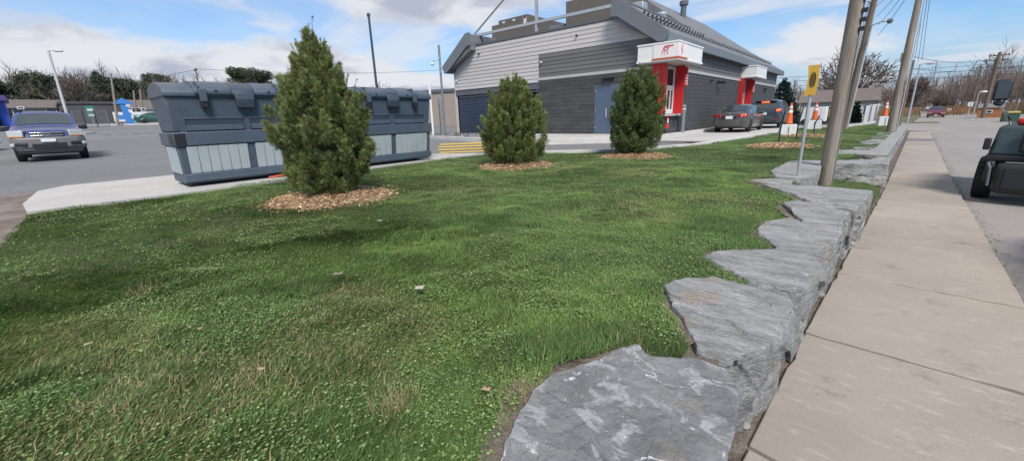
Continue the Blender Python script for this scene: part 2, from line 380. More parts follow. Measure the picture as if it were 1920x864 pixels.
# the drive-through lane slab, walkway before the gable, kerbs
sheet('lane_slab', [(-7.35, 17.6), (-4.62, 17.6), (-4.2, 22), (-3.85, 30.3), (-5.6, 38), (-7.35, 38)], M_slab, step=0, zf=lambda x, y: .004, thick=.05)
sheet('walkway', [(-14.8, 14.75), (-12.6, 14.05), (-10.9, 14.2), (-8.9, 15.75), (-7.72, 17.4), (-7.72, 18.97), (-14.8, 18.97)], M_slab, step=0, zf=lambda x, y: .19, thick=.25)
sheet('gravel_island_base', [(-24.5, 16.6), (-15.6, 14.6), (-14.82, 14.8), (-14.82, 19.6), (-24.5, 19.6)], M_soil, step=0, zf=lambda x, y: .10, thick=.2)
def kerb(name, pts, w=.15, h=.14, z=None):
    b = MB(); n = len(pts)
    P = [Vector((p[0], p[1], 0)) for p in pts]; A = []; B = []
    for i in range(n):
        d = (P[min(i+1, n-1)]-P[max(i-1, 0)]).normalized(); s = Vector((-d.y, d.x, 0))*w/2; A.append(P[i]+s); B.append(P[i]-s)
    for i in range(n-1):
        zz = z if z is not None else G(*pts[i]); z2 = z if z is not None else G(*pts[i+1])
        b.hexa([(A[i].x, A[i].y, zz-.2), (B[i].x, B[i].y, zz-.2), (B[i+1].x, B[i+1].y, z2-.2), (A[i+1].x, A[i+1].y, z2-.2)],
               [(A[i].x, A[i].y, zz+h), (B[i].x, B[i].y, zz+h), (B[i+1].x, B[i+1].y, z2+h), (A[i+1].x, A[i+1].y, z2+h)])
    return tag(b.build(name, M_kerb, bevel=.012), kind='structure')
kerb('kerb_lawn', [(-9.55, 9.6), (-8.2, 10.55), (-6.63, 11.68), (-5.55, 13.2), (-4.75, 15.1), (-4.45, 17.5), (-4.15, 20.1), (-3.85, 25), (-3.55, 30.5), (-1.5, 31.6), (.1, 43)], .16, .075, -.0)
kerb('kerb_walkway', [(-24.6, 16.55), (-18.79, 15.35), (-15.6, 14.55), (-13.6, 14.1), (-12.0, 13.85), (-10.8, 14.05), (-9.6, 15.05), (-8.5, 16.05), (-7.6, 17.4)], .16, .2, .02)
kerb('kerb_building', [(-7.5, 17.5), (-7.5, 45.7)], .3, .17, 0.0)
kerb('kerb_lot_edge', [(-70, -20), (-70, 0), (-68.5, 6), (-67.5, 11), (-66, 20), (-66, 40)], .3, .16)
for i, pts in enumerate((((-46.5, 1.5), (-46.8, 2.3), (-47.6, 2.9)), ((-49.5, 1.6), (-49.6, 2.4)), ((-44, 9.5), (-44, 12.5)))): kerb('kerb_island', pts, .5, .15)
mk = []
for a in range(5):                              # dashes across the lot
    p = onz(205+26*a, 254-.6*a, .75)
    c = Vector((-45.0, 3.5+.86*a, 0)); mk.append(c)
    b = MB(); z = G(c.x, c.y)+.012
    b.add([(c.x-.6, c.y-.27, z), (c.x+.6, c.y-.27, z), (c.x+.6, c.y+.27, z), (c.x-.6, c.y+.27, z)], [(0, 1, 2, 3)])
    tag(b.build('road_marking', M_white), kind='structure')
for (xa, ya), (xb, yb) in (((824, 285.5), (915, 282)), ((822, 281), (912, 277)), ((822, 276.5), (908, 272.5)), ((826, 272), (904, 268.5))):   # yellow hatching on the lane
    q = [onz(x, y, 0.0) for x, y in ((xa, ya+1.2), (xb, yb+1.2), (xb, yb-1.0), (xa, ya-1.0))]
    tag(MB().add([(p.x, p.y, G(p.x, p.y)+.016) for p in q], [(0, 1, 2, 3)]).build('yellow_marking', M_yellow), kind='structure')
# ------------------------------------------------------------------ sidewalk of separate slabs
sw = tag(thing('sidewalk', None, None), kind='structure')
sheet('sidewalk_bed', [(swl(y)+.02, y) for y in (-4, 0, 3, 7, 12, 20, 30, 38)]+[(swr(y)-.03, y) for y in (38, 30, 20, 12, 7, 3, 0, -4)], mat('joint_fill', (.13, .11, .09), .95, var=.3, scale=20), step=0, zf=lambda x, y: ZS-.028)
js = [-4, -2.55, -1.0, .52, 2.08, 3.62, 5.27, 6.95]
while js[-1] < 37.5: js.append(js[-1]+1.62)
for i, (a, b_) in enumerate(zip(js, js[1:])):
    r = random.Random(i); g = .009; dz = r.uniform(-.006, .006)
    a2, b2 = a+g, b_-g; sk = .05
    lo = [(swl(a2), a2+.02), (swr(a2)-.005, a2-sk), (swr(b2)-.005, b2-sk), (swl(b2), b2+.02)]
    jit = [r.uniform(-.007, .007) for _ in range(4)]
    m = M_walk
    if 28.0 < (a+b_)/2 < 29.8: m = M_lot
    ring = []
    for k in range(4):
        (xa, ya), (xb, yb) = lo[k], lo[(k+1) % 4]
        for q in range(10):
            f = q/10; e = r.uniform(-.004, .004)-(r.uniform(.006, .02) if r.random() < .14 else 0); e = e if 0 < q else -.006
            nx_, ny_ = (yb-ya), -(xb-xa); nl_ = math.hypot(nx_, ny_); ring.append((xa+(xb-xa)*f+nx_/nl_*e, ya+(yb-ya)*f+ny_/nl_*e))
    mb = MB().prism(ring, 2, ZS-.14, ZS+dz)
    mb.build('slab', m, sw, bevel=.01)
# ------------------------------------------------------------------ stone blocks
def rock_mat(name, streak):
    m = bpy.data.materials.new(name); m.use_nodes = True; t = m.node_tree; b = t.nodes['Principled BSDF']
    g = t.nodes.new('ShaderNodeTexCoord'); oi = t.nodes.new('ShaderNodeObjectInfo')
    ad = t.nodes.new('ShaderNodeVectorMath'); ad.operation = 'MULTIPLY_ADD'; ad.inputs[1].default_value = (23, 31, 17)
    cb = t.nodes.new('ShaderNodeCombineXYZ')
    for k in range(3): t.links.new(oi.outputs['Random'], cb.inputs[k])
    t.links.new(cb.outputs[0], ad.inputs[0]); t.links.new(g.outputs['Object'], ad.inputs[2])
    def nz(s, d, r, st=(1, 1, 1), dist=0.0, rot=0.0):
        n = t.nodes.new('ShaderNodeTexNoise'); n.inputs['Scale'].default_value = s; n.inputs['Detail'].default_value = d; n.inputs['Roughness'].default_value = r; n.inputs['Distortion'].default_value = dist
        q = t.nodes.new('ShaderNodeMapping'); q.inputs['Scale'].default_value = st; q.inputs['Rotation'].default_value = (0, 0, rot); t.links.new(ad.outputs[0], q.inputs[0]); t.links.new(q.outputs[0], n.inputs['Vector']); return n.outputs[0]
    def rng(x, a, b_, s=False):
        q = t.nodes.new('ShaderNodeMapRange'); q.inputs[1].default_value = a; q.inputs[2].default_value = b_
        if s: q.interpolation_type = 'SMOOTHSTEP'
        t.links.new(x, q.inputs[0]); return q.outputs[0]
    def mix(f, A, B):
        q = t.nodes.new('ShaderNodeMix'); q.data_type = 'RGBA'; t.links.new(f, q.inputs['Factor'])
        for s, v in (('A', A), ('B', B)):
            if isinstance(v, tuple): q.inputs[s].default_value = (*v, 1)
            else: t.links.new(v, q.inputs[s])
        return q.outputs['Result']
    def mth(op, a, b_):
        q = t.nodes.new('ShaderNodeMath'); q.operation = op
        for i, v in enumerate((a, b_)):
            if isinstance(v, (int, float)): q.inputs[i].default_value = v
            else: t.links.new(v, q.inputs[i])
        return q.outputs[0]
    st = (2.2, .7, 3.0) if streak else (1, 1, 1)
    st = (.8, 2.6, 3.0) if streak else (1, 1, 1)
    base = mix(rng(nz(3.0 if streak else 2.2, 10, .68, st, .4, .5), .32, .68), (.125, .127, .13) if not streak else (.19, .189, .186), (.28, .28, .278) if not streak else (.44, .436, .428))
    pat = mix(rng(nz(6.5, 10, .66, (1, 1.3, 1), .7), .535, .60) if not streak else rng(nz(6, 9, .75, (.8, 4, 4), .6, .6), .56, .66), base, (.33, .332, .335) if not streak else (.46, .455, .448))
    f = mth('ABSOLUTE', mth('SUBTRACT', nz(1.6, 5, .5, (1, 1, 1), 1.2, .4), .5), 0)
    vein = mix(rng(f, .0045 if not streak else .0004, .001 if not streak else .0001), pat, (.60, .60, .60))
    f2 = nz(13, 8, .7, (1, 1, 1), .5)
    wh = mix(rng(f2, .625, .66), vein, (.52, .52, .515))
    oc = mix(mth('MULTIPLY', rng(nz(2.6, 7, .6), .58, .70), .7), wh, (.36, .27, .18))
    dk = mix(mth('MULTIPLY', rng(nz(38, 6, .7), .56, .72), .5), oc, (.10, .105, .115))
    t.links.new(dk, b.inputs['Base Color']); b.inputs['Roughness'].default_value = .8
    bp = t.nodes.new('ShaderNodeBump'); bp.inputs['Strength'].default_value = 1.0; bp.inputs['Distance'].default_value = .025 if not streak else .04
    h = mth('ADD', nz(16, 9, .65, st, .3, .5), mth('MULTIPLY', nz(5, 6, .55, st, .9, .5), 1.2)); t.links.new(h, bp.inputs['Height']); t.links.new(bp.outputs[0], b.inputs['Normal'])
    return m
M_rockA = rock_mat('limestone_mottled', False); M_rockB = rock_mat('limestone_layered', True)
ROCKS = []
def vor(pts, seeds, amp, tilt, g):              # flat fracture plates: offset and slope of the nearest seed
    d = ((pts[:, None, :]-seeds[None])**2).sum(2); k = d.argmin(1); h = g.uniform(-1, 1, len(seeds))*amp; sx = g.normal(0, tilt, (len(seeds), 2)); e = pts-seeds[k]
    return h[k]+(sx[k]*e).sum(1)
def rock(outline, zt, label, seed, n=110, rings=16, side=16, m=None, zb=-.66, rough=1.0, tilt=(0, 0), flare=-.03):
    g = np.random.default_rng(seed); O = [Vector((p[0], p[1])) for p in outline]; per = [0.0]
    for a, b in zip(O, O[1:]+O[:1]): per.append(per[-1]+(b-a).length)
    c = sum(O, Vector((0, 0)))/len(O); pts = []
    for k in range(n):
        s = per[-1]*k/n; i = max(j for j in range(len(O)) if per[j] <= s+1e-9); tt = (s-per[i])/(per[i+1]-per[i])
        pts.append(O[i].lerp(O[(i+1) % len(O)], tt))
    P = np.array([(p.x, p.y) for p in pts]); cc_ = np.array((c.x, c.y)); d = P-cc_; dn = d/np.linalg.norm(d, axis=1, keepdims=True)
    t = np.arange(n)/n*per[-1]
    P = P+dn*((fbm(t*14, t*0+seed, seed, 3)-.5)*.03*rough)[:, None]; d = P-cc_
    ext = np.abs(d).max(0); ns = max(10, int(26*ext[0]*ext[1]/.25)); ns = min(ns, 60)
    S1 = cc_+g.uniform(-1, 1, (ns, 2))*ext*1.1; sk = np.array([[1.0, .35], [0, 2.2]])
    def ztop(q):
        z = zt+vor(q @ sk.T, S1 @ sk.T, .005*rough, .018*rough, np.random.default_rng(seed+1))
        z = z+.03*rough*(fbm(q[:, 0]*2.2+seed, q[:, 1]*2.2, seed, 3)-.5)+.014*rough*(fbm(q[:, 0]*13, q[:, 1]*34+seed, seed+5, 4)-.5)
        return z+tilt[0]*(q[:, 0]-c.x)+tilt[1]*(q[:, 1]-c.y)
    V = [(c.x, c.y, float(ztop(cc_[None])[0]))]; allr = []
    for k in range(1, rings+1):
        f = (k/rings)**.8; q = cc_+d*f; z = ztop(q)
        if k == rings: z = z-.006-.035*rough*np.clip(fbm(t*5, t*0+3, seed+3, 3)-.45, 0, 1)*2
        allr.append(np.c_[q, z])
    ns2 = int(max(14, per[-1]*9)); S2 = np.c_[g.uniform(0, per[-1], ns2), g.uniform(zb, zt, ns2)]
    for k in range(1, side+1):
        f = k/side; zz = allr[rings-1][:, 2]*(1-f)+zb*f; q = np.c_[t, zz]
        off = flare*f+vor(q*np.array([1.0, 1.5]), S2*np.array([1.0, 1.5]), .028*rough, .10*rough, np.random.default_rng(seed+2))+(fbm(t*11, zz*11+seed, seed+31, 3)-.5)*.022*rough
        off = np.clip(off, -.2, .03)*min(1, k/1.5)
        allr.append(np.c_[P+dn*off[:, None], zz])
    V += [tuple(q) for A in allr for q in A]; nr = len(allr)
    F = [(0, 1+k, 1+(k+1) % n) for k in range(n)]
    F += [(1+i*n+k, 1+(i+1)*n+k, 1+(i+1)*n+(k+1) % n, 1+i*n+(k+1) % n) for i in range(nr-1) for k in range(n)]
    me = bpy.data.meshes.new('stone_block'); me.from_pydata([(x-c.x, y-c.y, z) for x, y, z in V], [], F)
    o = link('stone_block', me, m or M_rockB); o.location = (c.x, c.y, 0)
    tag(o, label, 'stone block', 'limestone blocks edging the lawn'); ROCKS.append([(p[0], p[1]) for p in P]); return o
def pxo(l, z=.03): return [onz(x, y, z)[:2] for x, y in l]
rock([*pxo([(950,820),(962,790),(1000,730),(1030,705),(1060,690),(1130,672),(1165,650),(1195,645),(1220,668),(1300,672),(1360,690),(1385,725),(1380,790),(1365,864)]), (-.2, .85), (-.45, .62), (-.72, .66)], .03, 'nearest limestone block, broad flat mottled top with white veins', 3, 200, 46, 26, M_rockA, rough=.8, flare=-.10)
rock(pxo([(1243,540),(1262,527),(1290,525),(1340,524),(1420,540),(1480,550),(1491,575),(1480,604),(1440,645),(1385,657),(1308,650),(1285,606),(1262,575)]), .035, 'second limestone block from the camera, chipped dark near corner', 5, 180, 40, 26, rough=1.1, tilt=(-.02, .03), flare=-.05)
rock(pxo([(1319,481),(1346,468),(1458,465),(1516,471),(1536,482),(1546,503),(1531,528),(1483,551),(1407,528),(1374,507)]), .035, 'third limestone block from the camera, tapering to an ochre left tip', 8, 160, 32, 24, rough=1.1, flare=-.09)
rock(pxo([(1420,428),(1437,414),(1476,411),(1504,416),(1582,420),(1576,446),(1528,474),(1458,466),(1422,441)]), .04, 'fourth limestone block from the camera, rounded left end in the grass', 12, 130, 24, 20, flare=-.06)
rock(pxo([(1466,381),(1488,377),(1555,387),(1594,398),(1578,421),(1504,417),(1484,396)]), .04, 'fifth limestone block from the camera, narrow with a brown left end', 15, 110, 18, 16)
rock(pxo([(1427,347),(1443,344),(1544,350),(1637,359),(1622,378),(1602,394),(1567,389),(1520,380),(1480,361)]), .04, 'sixth limestone block, long layered slab just before the yellow sign post', 18, 110, 18, 16)
rock(pxo([(1404,336),(1440,332.5),(1488,335.5),(1484,342),(1440,343.5)]), .02, 'small pale limestone slab at the foot of the sign post', 22, 70, 10, 10)
rock(pxo([(1445,320),(1481,302),(1505,300),(1540,301),(1540,314),(1528,331),(1490,334),(1454,333)]), .04, 'limestone block behind the sign post, left of the wooden pole', 25, 100, 16, 16)
rock(pxo([(1556,300),(1623,299),(1671,294),(1666,307),(1600,307),(1561,306)]), .03, 'long limestone block right of the wooden pole, dark face to the camera', 28, 110, 14, 16)
y = 13.1; i = 0
names = ['just past the grass recess', 'two past the grass recess', 'three past the grass recess', 'beside the far mulch bed', 'one past the far mulch bed', 'two past the far mulch bed', 'just before the far wooden pole', 'at the foot of the far wooden pole', 'one past the far wooden pole', 'two past the far wooden pole', 'three past the far wooden pole', 'second from the far end', 'at the far end of the row']
while y < 38 and i < len(names):
    r = random.Random(40+i); L = r.uniform(1.5, 2.1); w = r.uniform(.75, 1.15)*(1 if i < 4 else .9); zt = .02-.006*(y-12)
    xr = swl(y+L/2)-.14; a = .05
    ol = [(xr-w-r.uniform(-.1, .25), y+.2), (xr-w*.5, y+r.uniform(-.02, .06)), (xr-.05, y+.03), (xr+a*.5, y+L*.5), (xr+a, y+L-.06), (xr-w*.4, y+L-.02), (xr-w-r.uniform(-.1, .15), y+L-r.uniform(.1, .5)), (xr-w*r.uniform(.8, 1.1), y+L*.5)]
    rock(ol, zt, 'limestone block beside the sidewalk, '+names[i], 50+i, 64, 9, 9)
    y += L+r.uniform(.0, .06); i += 1
# ------------------------------------------------------------------ lawn
COLLARS = []
LAWN = [(-4.95, -3.2), (-6.15, -.56), (-9.14, -.36), (-9.1, 3.23), (-9.43, 5.24), (-9.58, 7.6), (-9.56, 9.5), (-8.2, 10.47), (-6.6, 11.6), (-5.5, 13.1), (-4.69, 15.05), (-4.38, 17.5), (-4.08, 20.1), (-3.77, 25), (-3.48, 30.4), (-1.45, 31.5), (.15, 43), (1.1, 39.5), (.85, 33), (.25, 20), (-.1, 13.6), (-.55, 11.75), (-.95, 11.6), (-1.05, 8.6), (-.75, 7.5), (-.35, 6.9), (-.4, 5), (-.5, 3), (-.55, 2.7), (-.62, 2.3), (-.56, 1.95), (-.55, 1.6), (-.6, 0), (-.6, -3.2)]
def zl(x, y): return .022*(float(fbm(np.array([x*.7]), np.array([y*.7]), 4, 3)[0])-.5)*2-.08*sst((y-14)/22)*sst((x+2.2)/2.0)
sheet('lawn', LAWN, M_turf, step=.6, zf=zl, dz=-.006, thick=.22)
for R_ in ROCKS:
    cx_ = sum(p[0] for p in R_)/len(R_); cy_ = sum(p[1] for p in R_)/len(R_); pl = []
    for k, p in enumerate(R_[::3]):
        v = Vector((p[0]-cx_, p[1]-cy_)); L_ = v.length; w_ = .05+.07*float(vnoise(np.array([k*.45]), np.array([cx_*7]), 5)[0]); q = v*((L_+w_)/L_); e_ = v*((L_+w_+.08)/L_)
        if not inpoly(np.array([cx_+e_.x]), np.array([cy_+e_.y]), LAWN)[0]: q = v*.7
        pl.append((cx_+q.x, cy_+q.y))
    pl = [p for p in pl]
    if all(p[1] < 9.5 for p in pl): COLLARS.append(pl)
for pl in COLLARS:
    pl2 = [p for p in pl]; sheet('soil_collar', pl2, M_soil, step=.3, zf=lambda x, y: zl(x, y)+.008, kind='structure')
sheet('soil_fill', [(-.95, 2.75), (-.55, 2.6), (-.42, 2.2), (-.4, 1.75), (-.85, 1.75), (-.95, 2.2)], M_soil, step=0, zf=lambda x, y: -.022, thick=.5)
LOWP = [(-1.15, 8.0), (.05, 7.6), (.06, 8.6), (.24, 11.4), (-.7, 11.5)]
def zlow(x, y): return -.28-.05*(11.4-y)-.18*clamp((x+.1)/.35)
sheet('low_turf', LOWP, M_turf, step=.5, zf=lambda x, y: zlow(x, y), thick=.25)
MULCH = [(-6.45, 2.9, .98), (-6.6, 7.6, .98), (-5.0, 10.85, .98), (-2.25, 15.5, 1.0), (-2.25, 21.3, .9)]
rng_ = np.random.default_rng(11)
def lawn_pts(n, box, poly=LAWN, dmin=0, dmax=99, rockgap=.022):
    x = rng_.uniform(box[0], box[1], n); y = rng_.uniform(box[2], box[3], n); D = np.hypot(x, y)
    k = inpoly(x, y, poly) & (D >= dmin) & (D < dmax)
    az = np.degrees(np.arctan2(x, y)); k &= (az > -108) & (az < 24) | (D < .9)       # what a step to the side could still see
    x, y = x[k], y[k]
    for cx, cy, r in MULCH:
        a = np.arctan2(y-cy, x-cx); kk = np.hypot(x-cx, y-cy) > r*(.93+.1*vnoise(a*2.2+9, a*0+cx, 3)); x, y = x[kk], y[kk]
    for R_ in ROCKS:
        xs = [p[0] for p in R_]; ys = [p[1] for p in R_]
        nb = (x > min(xs)-.2) & (x < max(xs)+.2) & (y > min(ys)-.2) & (y < max(ys)+.2)
        if not nb.any(): continue
        idx = np.where(nb)[0]; ins = inpoly(x[idx], y[idx], R_[::2]) | (edist(x[idx], y[idx], R_[::2]) < rockgap*(.3+1.6*vnoise(x[idx]*4, y[idx]*4, 9)))
        kk = np.ones(len(x), bool); kk[idx[ins]] = False; x, y = x[kk], y[kk]
    return x, y
def zlv(x, y): return .022*(fbm(x*.7, y*.7, 4, 3)-.5)*2+.055*np.clip((fbm(x*2.1+3, y*2.1, 14, 3)-.42)/.3, 0, 1)*np.clip((np.abs(x)-.2)/1.0, .25, 1)-.08*np.clip((y-14)/22, 0, 1)*np.clip((x+2.2)/2, 0, 1)
def patches(x, y):
    clo = fbm((x+.5*y)*.5+3.1, (y-.5*x)*.9+8.2, 21, 4)+.25*(fbm(x*2.2, y*2.2, 25, 3)-.5); dry = fbm(x*.9+11, y*.9+2, 33, 4)+.2*(fbm(x*4, y*4, 37, 2)-.5)
    dark = fbm((x+.6*y)*.8+1.7, (y-.6*x)*1.7+5.5, 41, 4)
    return np.clip((clo-.46)/.10, 0, 1), np.clip((dry-.59)/.10, 0, 1), np.clip((dark-.44)/.16, 0, 1)
M_blade = attr_mat('grass_blade', .55, .3, .35); M_clover = attr_mat('clover_leaf', .5, .25, .4)
def grass_cols(x, y, n):
    c, d, k = patches(x, y); j = rng_.uniform(0, 1, n)
    g1 = np.array([.084, .156, .032]); g2 = np.array([.198, .298, .075]); g3 = np.array([.046, .094, .026]); st = np.array([.40, .33, .16])
    col = g1+(g2-g1)*j[:, None]; col = col*(1-k[:, None]*.55)+g3*k[:, None]*.55
    col = col*(.8+.4*rng_.uniform(0, 1, n))[:, None]*(.45+1.1*fbm(x*3.2+2, y*3.2, 91, 4))[:, None]
    s = rng_.uniform(0, 1, n) < (.025+.33*d); col[s] = st*(.5+.6*rng_.uniform(0, 1, s.sum()))[:, None]
    return col
def grass(n, box, dmin, dmax, wid, hgt, simple, name, poly=LAWN, zconst=None):
    x, y = lawn_pts(n, box, poly, dmin, dmax); n = len(x)
    z = zlv(x, y)-.004 if zconst is None else np.array([zlow(a, b) for a, b in zip(x, y)])-.004
    c, d, k = patches(x, y); col = grass_cols(x, y, n)
    h = hgt*(.5+.7*rng_.uniform(0, 1, n))*(1-.3*c)*(.7+.5*k)*(.5+1.0*fbm(x*4.5+2, y*4.5, 91, 3))
    comb = fbm(x*.45+5, y*.45, 61, 2)*7.0+1.2*(fbm(x*3, y*3, 67, 2)-.5)
    yaw = comb+rng_.normal(0, .75, n); tilt = np.clip(np.abs(rng_.normal(.92, .3, n)), 0, 1.35)
    w = wid*(.7+.6*rng_.uniform(0, 1, n))
    if simple: tv = [(-.5, 0, 0), (.5, 0, 0), (.0, -.25, 1)]; tf = [(0, 1, 2)]
    else: tv = [(-.5, 0, 0), (.5, 0, 0), (-.42, -.05, .5), (.42, -.05, .5), (0, -.3, 1)]; tf = [(0, 1, 2), (1, 3, 2), (2, 3, 4)]
    o = scatter(name, tv, tf, np.c_[x, y, z], rotm(yaw, tilt), np.c_[w, h, h], col, M_blade)
    return tag(o, kind='stuff')
GQ = 1.0
tag(grass(int(530000*GQ), (-5.2, 0, -1.9, 5.2), 0, 4.6, .0039, .056, False, 'grass_near'), 'short green grass of the near lawn', 'grass')
tag(grass(int(560000*GQ), (-9.7, 0, -3, 10.5), 4.6, 10, .0064, .054, True, 'grass_middle'), 'short green grass around the first two cedars', 'grass')
tag(grass(int(330000*GQ), (-9.7, 1.2, 6, 43), 10, 60, .014, .056, True, 'grass_far'), 'short green grass of the far lawn by the cones', 'grass')
tag(grass(5000, (-1.1, .4, 7.6, 11.6), 0, 20, .012, .07, True, 'grass_recess', LOWP, 'low'), 'grass in the recess around the wooden pole', 'grass')
def clover(n, box, dmin, dmax, size):
    x, y = lawn_pts(n, box, LAWN, dmin, dmax); c, d, k = patches(x, y)
    keep = rng_.uniform(0, 1, len(x)) < (.02+.8*c*(.35+.65*np.clip((fbm(x*5, y*5, 77, 2)-.3)/.35, 0, 1)))*(1-.6*d); x, y, c = x[keep], y[keep], c[keep]; n = len(x)
    z = zlv(x, y)+.010+.02*rng_.uniform(0, 1, n); j = rng_.uniform(0, 1, n)[:, None]
    col = np.array([.105, .185, .04])*(1-j)+np.array([.245, .345, .115])*j
    pale = rng_.uniform(0, 1, n) < .13; col[pale] = np.array([.34, .43, .20])
    br = rng_.uniform(0, 1, n) < .04; col[br] = np.array([.33, .27, .15])
    tv = [(-1, -.1, 0), (.1, -.85, .1), (1, .1, -.05), (-.1, .85, .12)]
    s = size*(.6+.8*rng_.uniform(0, 1, n))
    return scatter('clover', tv, [(0, 1, 2, 3)], np.c_[x, y, z], rotm(rng_.uniform(0, 6.3, n), np.abs(rng_.normal(.25, .25, n))), s, col, M_clover)
tag(clover(int(360000*GQ), (-5.6, 0, -1.9, 5.6), 0, 5.0, .0056), 'pale clover leaves in the near lawn', 'clover', kind='stuff')
tag(clover(int(210000*GQ), (-9.7, 0, -3, 12), 5.0, 12, .0085), 'pale clover leaves around the first two cedars', 'clover', kind='stuff')
# dry tufts and straw by the stones
def tuft(cx, cy, n, sp, seed, label):
    r = np.random.default_rng(seed); x = cx+r.normal(0, sp, n); y = cy+r.normal(0, sp, n); h = r.uniform(.05, .11, n)
    col = np.array([.42, .34, .18])*(r.uniform(.6, 1.1, n))[:, None]
    o = scatter('dry_tuft', [(-.5, 0, 0), (.5, 0, 0), (0, .5, 1)], [(0, 1, 2)], np.c_[x, y, x*0], rotm(r.uniform(0, 6.3, n), np.abs(r.normal(1.2, .25, n))), np.c_[h*0+.003, h, h], col, M_blade)
    tag(o, label, 'dry grass', kind='stuff')
for i, (px_, py_, n, sp, lb) in enumerate(((740, 765, 170, .045, 'small straw-coloured dry tuft in the near lawn'), (485, 700, 110, .07, 'thin dry straw left of the near lawn centre'), (285, 545, 160, .08, 'bleached dry grass patch on the left of the lawn'), (975, 745, 150, .05, 'dry straw against the nearest stone block'), (1165, 640, 110, .05, 'dry straw behind the nearest stone block'), (770, 480, 70, .05, 'small brown tuft near the pale leaf'))):
    p = onz(px_, py_, 0); tuft(p.x, p.y, n, sp, 70+i, lb)
# fallen leaves
def leaf(px_, py_, s, c, label, seed):
    r = random.Random(seed); p = onz(px_, py_, .07); b = MB(); n = 9; pts = []
    for k in range(n):
        a = 2*math.pi*k/n; q = s*(1 if k % 2 else .72)*r.uniform(.85, 1.1); pts.append((q*math.cos(a), q*.75*math.sin(a), .012*math.sin(3*a)*.3))
    b.add([(0, 0, .003)]+pts, [(0, 1+k, 1+(k+1) % n) for k in range(n)])
    o = b.build('fallen_leaf', mat('leaf_%d' % seed, c, .7, var=.15, scale=30)); o.location = (p.x, p.y, .07); o.rotation_euler = (r.uniform(-.15, .15), r.uniform(-.15, .15), r.uniform(0, 6))
    sm = o.modifiers.new('solid', 'SOLIDIFY'); sm.thickness = .0015
    tag(o, label, 'leaf', 'fallen leaves on the lawn')
leaf(787, 538, .05, (.44, .40, .35), 'pale fallen leaf lying mid lawn', 1)
leaf(634, 512, .04, (.22, .17, .13), 'brown curled leaf left of the pale leaf', 2)
leaf(374, 615, .022, (.35, .22, .12), 'small orange-brown leaf left in the near lawn', 3)
leaf(166, 643, .024, (.34, .28, .18), 'tan leaf among clover at the far left', 4)
leaf(912, 728, .02, (.36, .23, .14), 'little orange leaf left of the nearest stone block', 5)
leaf(712, 413, .045, (.42, .38, .3), 'pale flat leaf in front of the nearest mulch bed', 6)
leaf(490, 690, .022, (.38, .27, .17), 'tiny tan leaf in the dry streak of grass', 7)
# loose pebbles in the dirt gap between stones and sidewalk
for i in range(26):
    r = random.Random(300+i); yy = r.uniform(1.3, 8.5); xx = swl(yy)-r.uniform(.02, .1); s = r.uniform(.012, .032)
    if i == 0: yy, xx, s = 4.55, swl(4.55)-.05, .05
    bm = bmesh.new(); bmesh.ops.create_icosphere(bm, subdivisions=2, radius=s)
    for q in bm.verts: q.co *= r.uniform(.8, 1.15); q.co.z *= .6
    me = bpy.data.meshes.new('pebble'); bm.to_mesh(me); bm.free()
    o = link('pebble', me, mat('pebble_%d' % (i % 3), [(.2, .2, .21), (.27, .25, .22), (.14, .13, .12)][i % 3], .85, var=.2, scale=20), smooth=True); o.location = (xx, yy, ZS-.02+s*.4)
    tag(o, 'largest grey pebble in the gap between stones and sidewalk' if i == 0 else 'small pebble in the dirt gap between stones and sidewalk', 'pebble', 'pebbles between stones and sidewalk')
# ------------------------------------------------------------------ mulch beds
M_chip = attr_mat('wood_chip', .8, 0.0, .2); M_mulchbase = mat('mulch_base', (.26, .17, .095), .95, var=.4, scale=20)
bedl = ['round bed of wood chips under the nearest cedar', 'round bed of wood chips under the middle cedar', 'round bed of wood chips under the third cedar', 'wood-chip bed with a black stake before the first cone', 'wood-chip bed with a black stake before the second cone']
for i, (cx, cy, r) in enumerate(MULCH):
    t = thing('mulch_bed', bedl[i], 'mulch bed', (cx, cy, 0), 0, 'wood-chip mulch beds')
    b = MB(); n = 40; b.v.append((0, 0, .10))
    for k in range(1, 7):
        for a in range(n):
            th = 2*math.pi*a/n; rr = r*k/6*(.95+.06*math.sin(3*th+i)); b.v.append((rr*math.cos(th), rr*math.sin(th), .10*(1-(k/6)**2)-.012+ (0 if k < 6 else -.02)))
    b.f += [(0, 1+a, 1+(a+1) % n) for a in range(n)]+[(1+k*n+a, 1+(k+1)*n+a, 1+(k+1)*n+(a+1) % n, 1+k*n+(a+1) % n) for k in range(5) for a in range(n)]
    b.build('mound', M_mulchbase, t, smooth=True)
    g = np.random.default_rng(90+i); m_ = 5200 if i < 3 else 3000
    a = g.uniform(0, 6.283, m_); rr = r*np.sqrt(g.uniform(0, 1, m_))*(.98+.07*np.sin(3*a+i)+.05*np.sin(7*a)); sp_o = g.uniform(0, 1, m_) < .06; rr[sp_o] = r*g.uniform(.95, 1.2, sp_o.sum())
    z = .10*(1-(rr/r)**2).clip(.12)+g.uniform(-.006, .012, m_); L = g.uniform(.02, .055, m_); j = g.uniform(0, 1, m_)
    col = np.where(j[:, None] < .6, np.array([.56, .36, .19])*(g.uniform(.6, 1.15, m_))[:, None], np.where(j[:, None] < .85, np.array([.72, .55, .36])*(g.uniform(.7, 1.1, m_))[:, None], np.array([.20, .115, .065])))
    o = scatter('wood_chips', [(-.5, -.18, 0), (.5, -.13, .02), (.5, .15, .0), (-.45, .17, .05)], [(0, 1, 2, 3)], np.c_[rr*np.cos(a), rr*np.sin(a), z], rotm(g.uniform(0, 6.3, m_), g.normal(0, .35, m_), g.uniform(0, 6.3, m_)), L*(1 if i < 3 else 1.3), col, M_chip, t)
    tag(o, kind='stuff')
